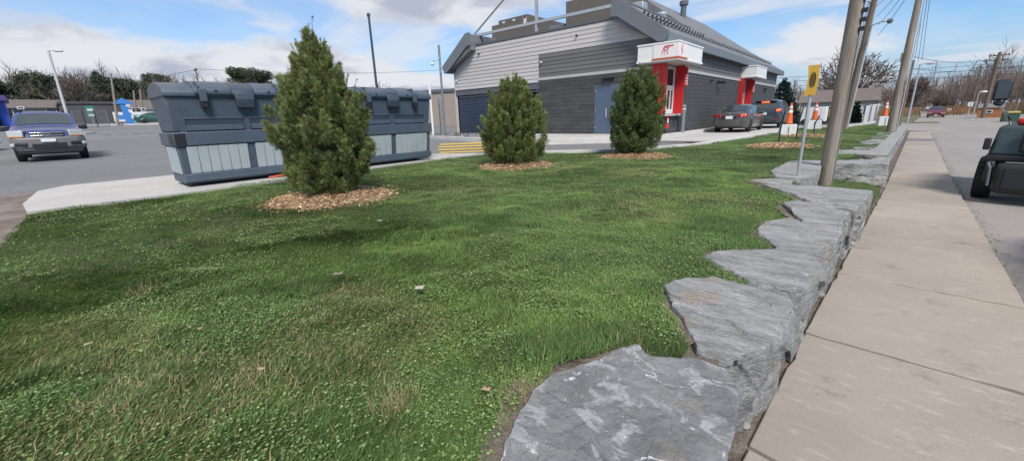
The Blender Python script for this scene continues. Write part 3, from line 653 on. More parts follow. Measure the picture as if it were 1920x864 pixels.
# ------------------------------------------------------------------ restaurant building
def obj_var(name, c, lo=.8, hi=1.2, rough=.8, bump=.3, bscale=50, noise=.15, nscale=6, spec=.4, stretch=(1, 1, 1)):    # each piece its own shade
    m = mat(name, c, rough, var=noise, scale=nscale, bump=bump, bscale=bscale, spec=spec, stretch=stretch); t = m.node_tree; b = t.nodes['Principled BSDF']
    src = b.inputs['Base Color'].links[0].from_socket; oi = t.nodes.new('ShaderNodeObjectInfo'); q = t.nodes.new('ShaderNodeMapRange'); q.inputs[3].default_value = lo; q.inputs[4].default_value = hi
    h = t.nodes.new('ShaderNodeHueSaturation'); t.links.new(oi.outputs['Random'], q.inputs[0]); t.links.new(q.outputs[0], h.inputs['Value']); t.links.new(src, h.inputs['Color']); t.links.new(h.outputs[0], b.inputs['Base Color'])
    return m
M_block = obj_var('charcoal_block', (.064, .064, .067), .84, 1.18)
M_mortar = mat('mortar', (.15, .148, .145), .9, var=.2, scale=8)
M_sidW = obj_var('pale_siding', (.50, .47, .45), .95, 1.05, .6, .12, 30, .05, 3, stretch=(.2, 1, 4))
M_sidD = obj_var('grey_siding', (.135, .132, .13), .9, 1.1, .6, .12, 30, .08, 3, stretch=(.2, .2, 4))
M_trim = mat('grey_trim', (.10, .108, .122), .5, var=.1, scale=2)
M_trimL = mat('pale_trim', (.42, .415, .41), .6, var=.06)
M_fascia = mat('fascia_metal', (.15, .16, .18), .45, var=.06, scale=1.5)
M_shingle = mat('roof_shingle', (.165, .165, .175), .8, var=.18, scale=1.2, bump=.5, bscale=14, stretch=(3, .6, 3))
M_guard = mat('guard_metal', (.06, .065, .075), .5, var=.1)
M_blue = mat('blue_gate', (.032, .05, .082), .5, var=.12, scale=2)
M_bluedoor = mat('blue_door', (.075, .11, .165), .45, var=.06, scale=2)
M_red = mat('red_panel', (.55, .022, .022), .35, var=.06, scale=2, spec=.5)
M_canw = mat('white_panel', (.74, .735, .71), .45, var=.04, scale=2)
M_glass = mat('window_glass', (.02, .028, .035), .05, var=0, spec=.8)
M_frame = mat('white_frame', (.66, .66, .66), .4, var=.03)
M_galv = mat('galvanised', (.48, .50, .52), .42, metal=.55, var=.12, scale=6)
M_unit = mat('rooftop_unit', (.135, .115, .10), .65, var=.1, scale=2)
M_black = mat('black_plastic', (.018, .018, .02), .45, var=.1)
M_steel = mat('steel_grey', (.22, .235, .25), .45, metal=.4, var=.1, scale=5)
BL = Vector((-14.7, 32, 0))
B = thing('restaurant_building', 'grey block and siding restaurant with sloped roof and two white canopies', 'building', BL)
def wb(b, name, m, parent=None, **k):          # built in world coordinates, hung under its thing
    par = parent or B; o = b.build(name, m, par, **k)
    if par.parent is None: o.location = -par.location
    return o
ZL = 4.12; RK = (5.45-4.12)/(9.85-7.75)
gw = wb(MB().prism([(-14.6, -.1), (-7.76, -.1), (-7.76, ZL), (-9.85, 5.43), (-20.05, 5.43), (-21.7, ZL), (-21.7, -.1), (-21.5, -.1), (-21.5, 2.7), (-14.6, 2.7)], 1, 19.05, 19.3), 'gable_wall', M_mortar)
def rx(z, side):                                # where the rake cuts a course
    if z <= ZL: return -7.72 if side > 0 else -21.7
    return -7.72-(z-ZL)/RK if side > 0 else -21.7+(z-ZL)*(1.65/1.33)
def board_y(z0, z1, xl0, xl1, xr0, xr1, name, m):   # lapped board facing -Y
    yb, yt, y2 = 19.012, 19.032, 19.05
    b = MB().add([(xl0, yb, z0), (xr0, yb, z0), (xr1, yt, z1), (xl1, yt, z1), (xl0, y2, z0), (xr0, y2, z0), (xr1, y2, z1), (xl1, y2, z1)],
                 [(0, 1, 2, 3), (7, 6, 5, 4), (0, 4, 5, 1), (1, 5, 6, 2), (2, 6, 7, 3), (3, 7, 4, 0)])
    return b.build(name, m, gw)
z = 2.97; hh = .2045
while z < 5.4:
    z0, z1 = z, min(z+hh-.004, 5.44); xr = (-14.62, -14.62) if z < 4.36 else (rx(z0, 1)-.02, rx(z1, 1)-.02)
    board_y(z0, z1, rx(z0, -1), rx(z1, -1), xr[0], xr[1], 'siding_board', M_sidW); z += hh
z = 3.21
while z < 4.35:
    board_y(z, z+.192, -14.6, -14.6, rx(z, 1)-.02, rx(z+.192, 1)-.02, 'dark_siding_board', M_sidD); z += .196
wb(MB().box(-14.66, -7.66, 18.985, 19.05, 3.06, 3.2), 'trim_band', M_trimL)
sw_ = wb(MB().box(-7.95, -7.76, 19.05, 45.7, -.1, 4.15), 'side_wall', M_mortar)
wb(MB().box(-21.7, -21.5, 19.3, 45.7, -.1, 4.15).box(-21.5, -7.95, 45.5, 45.7, -.1, 4.15), 'rear_wall', M_sidD)
wb(MB().box(-7.76, -7.665, 19.05, 45.7, 3.06, 3.2), 'trim_band', M_trimL)
z = 3.21
while z < 4.1:
    y0 = 19.05
    while y0 < 45.6:
        y1 = min(y0+3.66, 45.7); z1 = min(z+.182, 4.14)
        MB().add([(-7.69, y0+.004, z), (-7.69, y1-.004, z), (-7.72, y1-.004, z1), (-7.72, y0+.004, z1), (-7.76, y0+.004, z), (-7.76, y1-.004, z), (-7.76, y1-.004, z1), (-7.76, y0+.004, z1)],
                 [(0, 1, 2, 3), (7, 6, 5, 4), (0, 4, 5, 1), (1, 5, 6, 2), (2, 6, 7, 3), (3, 7, 4, 0)]).build('dark_siding_board', M_sidD, sw_); y0 = y1
    z += .186
# blocks: shared unit block, scaled
ub = MB().box(-.5, .5, -.5, .5, -.5, .5); ume = bpy.data.meshes.new('block'); ume.from_pydata(ub.v, [], ub.f); ume.materials.append(M_block)
rest = MB(); nb = 0; blk = []
DX0, DX1, DZ1 = -11.06, -9.5, 2.53
for r_ in range(15):
    z0 = .06+.2*r_; z1 = z0+.191
    if z0 > 3.0: break
    z1 = min(z1, 3.055); x = -14.6-(.3 if r_ % 2 else 0)-rnd.uniform(0, .1)
    while x < -7.72:
        a, b_ = max(x, -14.6), min(x+.59, -7.70); x += .6
        segs = [(a, b_)]
        if z0 < DZ1 and b_ > DX0 and a < DX1: segs = [(a, min(b_, DX0)), (max(a, DX1), b_)]
        for s, e in segs:
            if e-s > .05: blk.append(((s+e)/2, 19.025, (z0+z1)/2, e-s, .055+rnd.uniform(-.006, .006), z1-z0, gw))
for r_ in range(15):
    z0 = .06+.2*r_; z1 = min(z0+.191, 3.055); y = 19.05-(.3 if r_ % 2 else 0)
    while y < 45.7:
        a, b_ = max(y, 19.0), min(y+.59, 45.7); y += .6
        segs = [(a, b_)]
        for wy in (0, 13.75):
            if z0 > 1.0 and b_ > 19.05+wy and a < 20.6+wy: segs = [(a, min(b_, 19.05+wy)), (max(a, 20.6+wy), b_)]
        for s, e in segs:
            if e-s > .05: blk.append((-7.735, (s+e)/2, (z0+z1)/2, .06+rnd.uniform(-.006, .006), e-s, z1-z0, sw_))
for q in blk:
    if nb < 298:
        o = bpy.data.objects.new('block', ume); COL.objects.link(o); o.parent = q[6]; o.location = q[:3]; o.scale = q[3:6]; nb += 1
    else: rest.obox(q[:3], q[3:6])
o = wb(rest, 'far_blocks', M_block); o['kind'] = 'stuff'
# roof
def strip(mir):
    f = (lambda x: -29.44-x) if mir else (lambda x: x)
    sec = [(-7.35, 4.42), (-9.66, 6.07), (-9.95, 6.07), (-9.95, 5.2), (-7.75, 4.13)]
    ye = lambda z: 46.4-(z-4.42)/4.28*4.4
    v = [(f(x), 18.56, z) for x, z in sec]+[(f(x), min(46.4, ye(z)), z) for x, z in sec]; n = 5
    wb(MB().add(v, [tuple(range(n)), tuple(range(2*n-1, n-1, -1))]+[(i, (i+1) % n, n+(i+1) % n, n+i) for i in range(n)]), 'roof_slope', M_shingle)
    fa = [(-7.28, 4.34), (-7.28, 4.47), (-9.64, 6.14), (-10.0, 6.14), (-10.0, 5.44), (-9.7, 5.40), (-7.72, 4.09), (-7.45, 4.09)]
    wb(MB().prism([(f(x), z) for x, z in fa], 1, 18.46, 18.56), 'rake_fascia', M_fascia)
    x0, x1 = sorted((f(-7.30), f(-7.47)))
    wb(MB().box(x0, x1, 18.563, 46.45, 4.06, 4.44), 'eave_fascia', M_fascia)
    x0, x1 = sorted((f(-7.475), f(-8.0)))
    wb(MB().box(x0, x1, 18.563, 46.4, 4.10, 4.125), 'soffit', M_trim)
strip(False); strip(True)
v = [(-9.66, 27.8, 6.05), (-13.3, 27.8, 8.72), (-16.1, 27.8, 8.72), (-19.78, 27.8, 6.05), (-7.36, 46.4, 4.43), (-13.3, 42, 8.72), (-16.1, 42, 8.72), (-22.08, 46.4, 4.43), (-9.66, 44.7, 6.05), (-19.78, 44.7, 6.05)]
wb(MB().add(v, [(0, 1, 2, 3), (0, 8, 5, 1), (1, 5, 6, 2), (2, 6, 9, 3), (8, 4, 7, 9, 6, 5), (0, 3, 9, 8)]), 'upper_roof', M_shingle)
wb(MB().box(-20.05, -9.9, 18.99, 19.33, 5.445, 5.56), 'parapet_cap', M_trim)
wb(MB().box(-19.9, -9.97, 19.33, 27.8, 5.15, 5.25), 'flat_roof', M_trim)
wb(MB().box(-9.72, -9.6, 18.57, 27.8, 6.06, 6.13), 'ridge_cap', M_fascia)
gb = MB().prism([(-.13, 0), (.13, 0), (.04, .17), (-.04, .17)], 0, -.015, .015).obox((.05, 0, .015), (.16, .2, .02)); gme = None
sl_ = math.atan2(1.65, 2.31)
def guard(y, f):
    global gme
    if gme is None:
        o = gb.build('snow_guard', M_guard, B); gme = o.data
    else:
        o = bpy.data.objects.new('snow_guard', gme); COL.objects.link(o); o.parent = B
    p = Vector((-7.35-2.31*f, y, 4.42+1.65*f)); o.location = p-BL; o.rotation_euler = (0, sl_, 0)
y = 18.95
while y < 45.6:
    guard(y, .40)
    if y < 27.6: guard(y+.23, .62)
    y += .46
# galvanised frame and rooftop units
fr = wb(MB().tube([(-20.12, 19.45, 5.4), (-20.12, 19.45, 6.2)], .07, 6), 'roof_frame', M_galv)
MB().box(-15.12, -14.98, 19.38, 19.52, 5.4, 9.3).build('post', M_galv, fr); MB().box(-10.1, -9.96, 19.38, 19.52, 5.4, 6.3).build('post', M_galv, fr)
MB().box(-20.2, -9.96, 19.36, 19.37+.14, 6.05, 6.19).build('beam', M_galv, fr)
MB().tube([(-20.15, 19.43, 6.12), (-14.9, 19.43, 9.15)], .055, 6).build('brace', M_galv, fr); MB().tube([(-9.98, 19.43, 6.2), (-14.9, 19.43, 9.15)], .055, 6).build('brace', M_galv, fr)
for x0, x1, y0, y1, z1, st in ((-20.9, -17.75, 22, 26.5, 7.38, -20.25), (-14.85, -11.6, 22, 26.0, 7.75, -14.05)):
    u_ = wb(MB().box(x0, x1, y0, y1, 5.2, z1-.22).box(st, x1-.002, y0+.002, y1-.002, z1-.22, z1), 'rooftop_unit', M_unit, bevel=.015)
    for k in range(3):
        a = st+.35+k*(x1-st-.7)/2; MB().box(a, a+.22, y0-.012, y0, z1-.22, z1-.12).build('label_plate', M_frame, u_)
    MB().box(x1-.32, x1-.1, y0-.012, y0, z1-.55, z1-.12).build('label_plate', M_frame, u_)
u_ = wb(MB().box(-16.4, -15.2, 22.4, 24, 5.2, 6.5), 'rooftop_box', M_steel, bevel=.02); MB().box(-16.2, -15.7, 22.38, 22.4, 5.9, 6.35).build('panel', M_frame, u_)
p = Vector((-9.95, 24.0, 5.2))
wb(MB().lathe([(.28, 0), (.28, 1.3), (.33, 1.32), (.33, 1.42), (.3, 1.46), (0.05, 1.5)], 20, (-10.4, 25.2, 5.2)), 'roof_vent', M_galv, smooth=True)
wb(MB().lathe([(.2, -.6), (.2, .75), (.3, .8), (.32, .95), (.3, 1.08), (.18, 1.12)], 18, (-12.2, 33.5, 7.9)), 'chimney', M_trim, smooth=True)
wb(MB().box(-11.0, -10.2, 22.2, 22.8, 5.2, 6.75), 'vent_box', M_galv, bevel=.02)
# gate bay at the left of the gable
wb(MB().box(-21.7, -21.5, 18.99, 19.6, .05, 2.93), 'pilaster', M_sidW)
wb(MB().box(-21.55, -14.62, 18.96, 19.04, 2.62, 2.94).box(-21.55, -14.62, 18.93, 19.04, 2.94, 2.97), 'lintel', M_trim)
wb(MB().box(-21.5, -14.62, 19.1, 19.16, 2.48, 2.57), 'gate_rail', M_steel)
wb(MB().box(-21.5, -14.6, 21.0, 21.1, 0, 2.7).box(-14.72, -14.6, 19.3, 21, 0, 2.7), 'bay_wall', M_block)
gate = wb(MB().box(-21.44, -15.9, 19.12, 19.17, .12, 2.47), 'gate', M_blue)
for k in range(11): MB().box(-21.44, -15.92, 19.08, 19.12, .14+k*.211, .14+k*.211+.2).build('gate_board', M_blue, gate, bevel=.006)
g2_ = wb(MB().box(-15.85, -14.75, 19.6, 19.65, .12, 2.45), 'gate_leaf', M_blue)
for k in range(11): MB().box(-15.85, -14.75, 19.56, 19.6, .14+k*.211, .14+k*.211+.2).build('gate_board', M_blue, g2_, bevel=.006)
wb(MB().box(-15.5, -14.75, 19.18, 19.25, 2.5, 2.56).box(-14.9, -14.8, 19.18, 19.24, 2.46, 2.72), 'gate_track', M_galv)
# steel door
d_ = wb(MB().box(-11.06, -9.5, 19.0, 19.06, .19, 2.53), 'door_frame', M_trim)
for a, b_ in ((-11.0, -10.285), (-10.275, -9.56)):
    l = MB().box(a, b_, 18.985, 19.0, .2, 2.47).build('door_leaf', M_bluedoor, d_, bevel=.004)
    for zz in (.45, 1.3, 2.2): MB().tube([(a+.005 if a < -10.5 else b_-.005, 18.975, zz), (a+.005 if a < -10.5 else b_-.005, 18.975, zz+.13)], .016, 8).build('hinge', M_galv, l)
MB().box(-10.40, -10.34, 18.93, 18.985, 1.0, 1.42).build('door_handle', M_galv, d_, bevel=.01)
def wedge(x, y, z, ax):
    b = MB(); w = .32
    if ax == 1: b.prism([(y, z), (y, z+.1), (y-.2, z+.055), (y-.2, z+.03)], 0, x-w, x+w)
    else: b.prism([(x, z), (x, z+.1), (x+.2, z+.055), (x+.2, z+.03)], 1, y-w, y+w)
    wb(b, 'wall_light', M_black)
wedge(-10.3, 18.995, 2.78, 1); wedge(-7.69, 41.1, 2.72, 0)
b = MB().box(-7.7, -7.55, 27.5, 27.62, 2.72, 2.86)
for s in (-1, 1): b.lathe([(.06, 0), (.09, .22)], 10, (-7.5, 27.56+s*.22, 2.76), 0)
wb(b, 'wall_light', M_black); wb(MB().lathe([(.06, 0), (.06, .12)], 10, (-7.69, 26.25, 2.82), 0), 'wall_camera', M_black)
for x, z in ((-19.2, 4.95), (-12.15, 5.0)): wb(MB().lathe([(.05, -.09), (.05, 0)], 10, (x, 19.0, z), 1), 'wall_camera', M_black)
for x, z in ((-14.4, 3.98), (-21.4, 3.55)): wb(MB().lathe([(.03, -.14), (.05, -.05), (.05, 0)], 10, (x, 19.0, z), 1), 'wall_camera', M_frame)
# canopies
M_logo = mat('logo_red', (.62, .03, .03), .4, var=0); M_orange = mat('orange_strip', (.50, .13, .05), .5, var=.08)
M_signbox = mat('sign_box_white', (.80, .74, .72), .35, var=.03)
def canopy(x0, x1, y0, y1, z0, z1):
    c = wb(MB().box(x0, x1, y0, y1, z0+.03, z1), 'canopy', M_canw, bevel=.01)
    MB().box(x0-.03, x1+.03, y0-.03, y1+.03, z1, z1+.07).build('cap', M_canw, c, bevel=.01)
    MB().box(x0-.035, x1+.035, y0-.035, y1+.035, z0-.06, z0+.03).build('lip', M_canw, c, bevel=.01)
    MB().box(x0+.1, x1-.1, y0+.1, y1-.1, z0-.075, z0-.06).build('underside', M_sidW, c)
    return c
c1 = canopy(-8.58, -6.77, 18.4, 21.45, 3.33, 3.96)
MB().box(-7.85, -6.74, 18.37, 19.35, 3.40, 3.93).build('sign_box', M_signbox, c1, bevel=.01)
MB().box(-7.9, -6.71, 18.34, 19.36, 3.33, 3.395).build('light_strip', M_orange, c1, bevel=.01)
em = MB()
for pts, w in ((((-7.42, 3.76), (-7.36, 3.84), (-7.28, 3.86), (-7.15, 3.85), (-6.98, 3.86)), .026), (((-7.34, 3.85), (-7.38, 3.74), (-7.30, 3.68), (-7.22, 3.71), (-7.22, 3.79), (-7.30, 3.80)), .024), (((-7.40, 3.70), (-7.46, 3.62), (-7.45, 3.55)), .022), (((-7.33, 3.66), (-7.38, 3.58), (-7.33, 3.52)), .022), (((-7.24, 3.68), (-7.25, 3.58), (-7.18, 3.55)), .018), (((-7.15, 3.85), (-7.17, 3.76)), .018)):
    em.tube([(x, 18.366, zz) for x, zz in pts], w*.75, 6)
em.build('emblem', M_logo, c1)
em = MB()
for k, yy in enumerate((18.62, 18.74)): em.tube([(-6.737, yy, 3.48+.05*k), (-6.737, yy+.05, 3.62), (-6.737, yy-.03, 3.74), (-6.737, yy+.05, 3.86)], .018, 6)
em.build('emblem', M_logo, c1)
canopy(-7.8, -6.77, 33.0, 36.1, 3.33, 3.96)
# service windows with red fins
for wy in (0, 13.75):
    w_ = wb(MB().box(-7.74, -7.70, 19.06+wy, 20.59+wy, 1.08, 3.2), 'service_window', M_frame)
    for a, b2, c, d in ((19.16, 20.46, 2.36, 3.14), (19.16, 19.7, 1.2, 2.24), (19.80, 20.14, 1.3, 2.14), (20.22, 20.5, 1.3, 2.14)): MB().box(-7.70, -7.692, a+wy, b2+wy, c, d).build('pane', M_glass, w_)
    for a, b2 in ((19.06, 19.15), (19.72, 19.79), (20.15, 20.21), (20.51, 20.59)): MB().box(-7.70, -7.66, a+wy, b2+wy, 1.1, 2.3 if 19.5 < a < 20.4 else 3.18).build('mullion', M_frame, w_)
    MB().box(-7.70, -7.655, 19.16+wy, 20.5+wy, 2.25, 2.35).build('mullion', M_frame, w_)
    MB().box(-7.71, -7.52, 18.98+wy, 21.6+wy, .98, 1.07).build('sill', M_trimL, w_, bevel=.008)
    MB().box(-7.70, -7.42, 18.965+wy, 19.04+wy, 1.075, 3.24).build('red_fin', M_red, w_)
    f_ = MB().box(-7.70, -7.24, 20.62+wy, 20.70+wy, 1.075, 3.24).build('red_fin', M_red, w_)
    MB().box(-7.30, -7.10, 20.60+wy, 20.72+wy, 2.30, 3.16).build('fin_sign', M_red, f_)
    MB().box(-7.715, -7.66, 20.72+wy, 21.2+wy, 1.075, 3.06).build('red_panel', M_red, w_)
    for k in range(4): MB().box(-7.099, -7.092, 20.615+wy, 20.70+wy, 2.38+k*.12, 2.46+k*.12).build('fin_letter', M_frame, f_)
    b = MB()
    for k in range(4): b.box(-7.17, -7.12, 20.592+wy, 20.598+wy, 2.38+k*.12, 2.45+k*.12)
    b.build('fin_lettering', M_frame, f_)
wb(MB().box(-8.12, -7.7, 18.95, 18.98, 1.07, 3.24), 'red_panel', M_red)
hy = wb(MB().box(-7.68, -7.5, 19.5, 19.85, .42, .62), 'wall_standpipe', M_red, bevel=.02)
MB().lathe([(.05, 0), (.05, .4), (.08, .42), (.08, .5)], 10, (-7.58, 19.78, .55)).build('pipe', M_red, hy); MB().box(-7.51, -7.49, 19.6, 19.72, .66, .85).build('plate', M_frame, hy)
# bollard
t = thing('bollard', 'grey steel bollard on the kerb below the nearer service window', 'bollard', (-7.42, 21.4, .165))
MB().lathe([(.11, 0), (.11, 1.2), (.105, 1.24)], 18).build('post', M_steel, t, smooth=True); MB().lathe([(.118, 1.09), (.118, 1.14)], 18).build('band', M_frame, t, smooth=True)
MB().lathe([(.112, 1.24), (.112, 1.27), (.07, 1.31)], 18).build('cap', M_galv, t, smooth=True)
# angular gravel round the base of the gable
g = np.random.default_rng(5); n = 2600; x = g.uniform(-24.3, -14.9, n); y = g.uniform(14.9, 18.9, n); k = y > 14.75+(-15.2-x)*.22; x, y = x[k], y[k]; n = len(x)
cube = [(-.5, -.5, -.3), (.5, -.5, -.4), (.45, .5, -.3), (-.5, .4, -.35), (-.35, -.4, .3), (.4, -.3, .4), (.3, .4, .35), (-.4, .35, .3)]
c_ = g.uniform(.06, .30, n); tag(scatter('gravel', cube, [(3, 2, 1, 0), (4, 5, 6, 7), (0, 1, 5, 4), (1, 2, 6, 5), (2, 3, 7, 6), (3, 0, 4, 7)], np.c_[x, y, np.full(n, .115)], rotm(g.uniform(0, 6.3, n), g.uniform(0, 6.3, n)), g.uniform(.08, .24, n), np.c_[c_, c_, c_*1.05], attr_mat('gravel_stone', .9, 0)), 'grey crushed stone along the base of the gable', 'gravel', kind='stuff')
# ------------------------------------------------------------------ waste containers
M_bin = mat('bin_plastic', (.066, .088, .118), .52, var=.14, scale=3, bump=.12, bscale=160, col2=(.105, .118, .135), c2w=(.52, .75))
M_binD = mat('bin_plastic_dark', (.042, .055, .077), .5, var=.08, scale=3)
M_slat = mat('pale_slat', (.36, .405, .415), .6, var=.07, scale=3, col2=(.30, .325, .33), c2w=(.55, .75))
def container(loc, label):
    L = 2.48; t = thing('waste_container', label, 'waste container', loc, 0, 'slate-blue waste containers')
    h = L/2; D0 = 1.25
    # local x: front at 0, back at -D0; y along the length
    MB().hexa([(-.12, -h+.04, .06), (-.12, h-.04, .06), (-D0+.12, h-.04, .06), (-D0+.12, -h+.04, .06)][::-1], [(-.02, -h+.02, .78), (-.02, h-.02, .78), (-D0+.02, h-.02, .78), (-D0+.02, -h+.02, .78)][::-1]).build('base', M_bin, t, bevel=.02)
    MB().box(-D0+.25, -.35, -h+.35, h-.35, 0, .07).build('skid', M_black, t)
    MB().box(-.115, -.03, -h+.03, h-.03, .1, .25).build('bottom_rail', M_bin, t, bevel=.012)
    MB().box(-D0-.01, .02, -h-.015, h+.015, .78, 1.03).build('fork_band', M_bin, t, bevel=.015)
    for s in (-1, 1): MB().box(-.33, .012, s*(h+.02)-.01, s*(h+.02)+.01, .80, 1.0).build('fork_pocket', M_black, t, bevel=.01)
    MB().box(.015, .028, -h+.0, -h+.17, .80, 1.01).build('fork_pocket', M_black, t, bevel=.01)
    # upper bin, leaning outwards
    MB().hexa([(-.04, -h+.03, 1.03), (-.04, h-.03, 1.03), (-D0+.04, h-.03, 1.03), (-D0+.04, -h+.03, 1.03)][::-1], [(.05, -h-.01, 1.68), (.05, h+.01, 1.68), (-D0-.05, h+.01, 1.68), (-D0-.05, -h-.01, 1.68)][::-1]).build('bin', M_bin, t, bevel=.03)
    def fx(z): return -.04+.09*(z-1.03)/.65
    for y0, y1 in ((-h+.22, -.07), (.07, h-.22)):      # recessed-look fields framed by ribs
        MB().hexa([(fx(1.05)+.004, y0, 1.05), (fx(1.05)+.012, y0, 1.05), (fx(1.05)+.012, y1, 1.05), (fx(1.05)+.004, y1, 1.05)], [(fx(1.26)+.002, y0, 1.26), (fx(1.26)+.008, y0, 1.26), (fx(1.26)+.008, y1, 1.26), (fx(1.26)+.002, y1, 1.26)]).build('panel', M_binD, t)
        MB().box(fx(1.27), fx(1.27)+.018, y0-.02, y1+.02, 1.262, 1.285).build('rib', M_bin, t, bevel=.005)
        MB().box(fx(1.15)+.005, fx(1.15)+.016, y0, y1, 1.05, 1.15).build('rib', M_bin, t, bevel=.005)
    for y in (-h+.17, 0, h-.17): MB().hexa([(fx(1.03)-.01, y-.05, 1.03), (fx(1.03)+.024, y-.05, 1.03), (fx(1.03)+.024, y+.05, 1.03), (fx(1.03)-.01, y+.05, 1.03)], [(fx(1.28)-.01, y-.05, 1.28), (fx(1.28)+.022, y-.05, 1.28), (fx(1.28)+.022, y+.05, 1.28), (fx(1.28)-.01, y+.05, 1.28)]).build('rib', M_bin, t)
    # slatted fields of the base
    def gx(z): return -.12+.10*(z-.06)/.72
    for y0 in (-h+.15, .07):
        w = (h-.22)/6
        for k in range(6):
            a, b_ = y0+k*w+.004, y0+(k+1)*w-.004
            MB().hexa([(gx(.255)-.01, a, .255), (gx(.255)+.022, a, .255), (gx(.255)+.022, b_, .255), (gx(.255)-.01, b_, .255)], [(gx(.765)-.01, a, .765), (gx(.765)+.022, a, .765), (gx(.765)+.022, b_, .765), (gx(.765)-.01, b_, .765)]).build('slat', M_slat, t, bevel=.006)
    for k in range(6):                                   # end faces
        for s in (-1, 1):
            a = -D0+.2+k*.15; ys = lambda z: s*(h-.04+.02*(z-.06)/.72)
            q = [(a, ys(.25)+s*.014, .25), (a+.143, ys(.25)+s*.014, .25), (a+.143, ys(.25), .25), (a, ys(.25), .25)]; q2 = [(x, y_+s*.014, .765) for x, y_, _ in q]
            MB().hexa(q, q2).build('slat', M_slat, t, bevel=.005)
    # domed lid with straps and latch
    prof = [(-D0-.09, 1.66), (.09, 1.66), (.095, 1.73), (.06, 1.80), (-.10, 1.88), (-.35, 1.93), (-.75, 1.94), (-D0+.05, 1.87), (-D0-.09, 1.75)]
    lid = MB().prism(prof, 1, -h-.03, h+.03).build('lid', M_bin, t, bevel=.02)
    prof2 = [(.06, 1.70), (.125, 1.70), (.13, 1.76), (.09, 1.835), (-.08, 1.915), (-.35, 1.97), (-.8, 1.97), (-.8, 1.9), (-.3, 1.9), (.0, 1.8)]
    for a, b_ in ((-h+.50, -h+.93), (-.02+.19, h-.50)) if False else ((-h+.44, -.2), (.2, h-.44)):
        MB().prism(prof2, 1, a, b_).build('lid_ridge', M_bin, lid, bevel=.015)
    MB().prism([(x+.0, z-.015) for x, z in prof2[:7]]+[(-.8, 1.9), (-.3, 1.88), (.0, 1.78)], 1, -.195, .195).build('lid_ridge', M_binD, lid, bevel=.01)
    for y in (-h+.56, h-.56):
        s_ = MB().box(.10, .165, y-.06, y+.06, 1.57, 1.80).build('strap', M_bin, lid, bevel=.012); MB().box(.05, .145, y-.058, y+.058, 1.46, 1.58).build('buckle', M_black, s_, bevel=.01)
        MB().box(-.25, .155, y-.075, y-.061, 1.72, 1.93).build('strap_guide', M_bin, lid, bevel=.01)
    la = MB().box(.10, .18, -.165, .165, 1.60, 1.74).build('latch', M_bin, lid, bevel=.015); MB().hexa([(.05, -.15, 1.46), (.15, -.15, 1.46), (.15, .15, 1.46), (.05, .15, 1.46)], [(.05, -.16, 1.60), (.175, -.16, 1.60), (.175, .16, 1.60), (.05, .16, 1.60)]).build('latch_tongue', M_binD, la, bevel=.012)
    for y in (-h+.78, h-.78): MB().lathe([(.022, 0), (.022, .012)], 10, (.124, y, 1.765), 0).build('lid_hole', M_black, lid)
    return t
cont = container((-9.72, 2.87, .035), 'left slate-blue waste container with pale slats, partly behind the nearest cedar')
dup(cont, (-9.66, 6.23, .035), 0, 'right slate-blue waste container with pale slats, nearer the restaurant', 'slate-blue waste containers')
b = MB()
for k in range(5): b.tube([(-9.75+rnd.uniform(-.1, .1), 3.1+.1*k, .06), (-9.7+rnd.uniform(-.1, .1), 3.2+.1*k, .075), (-9.75, 3.35+.1*k, .06)], .02, 6)
tag(b.build('orange_rag', mat('orange_cloth', (.55, .1, .04), .8)), 'orange rag on the pad below the left waste container', 'rag')
# ------------------------------------------------------------------ cars
M_tyre = mat('tyre', (.017, .017, .018), .85, var=.15, scale=20); M_rim = mat('rim', (.35, .36, .37), .35, metal=.8, var=.05)
M_cglass = mat('car_glass', (.04, .052, .056), .05, var=0, spec=.9); M_chrome = mat('chrome', (.6, .6, .62), .15, metal=1, var=0)
M_head = mat('headlamp', (.48, .48, .47), .12, var=.1, scale=20, spec=.8); M_amber = mat('amber', (.65, .22, .03), .25, var=0)
M_tail = mat('tail_lamp', (.42, .015, .015), .2, var=.1, scale=30); M_tailon = mat('tail_lamp_lit', (1.0, .10, .03), .3, var=0, emit=2.2); M_plate = mat('number_plate', (.7, .7, .72), .4, var=.08, scale=60)
def paint(name, c): return mat(name, c, .32, metal=.15, var=.03, scale=2, coat=.6)
def lerp_tab(tab, x):
    if x <= tab[0][0]: return tab[0][1]
    for (a, u_), (b, v_) in zip(tab, tab[1:]):
        if x <= b: return u_+(v_-u_)*(x-a)/(b-a)
    return tab[-1][1]
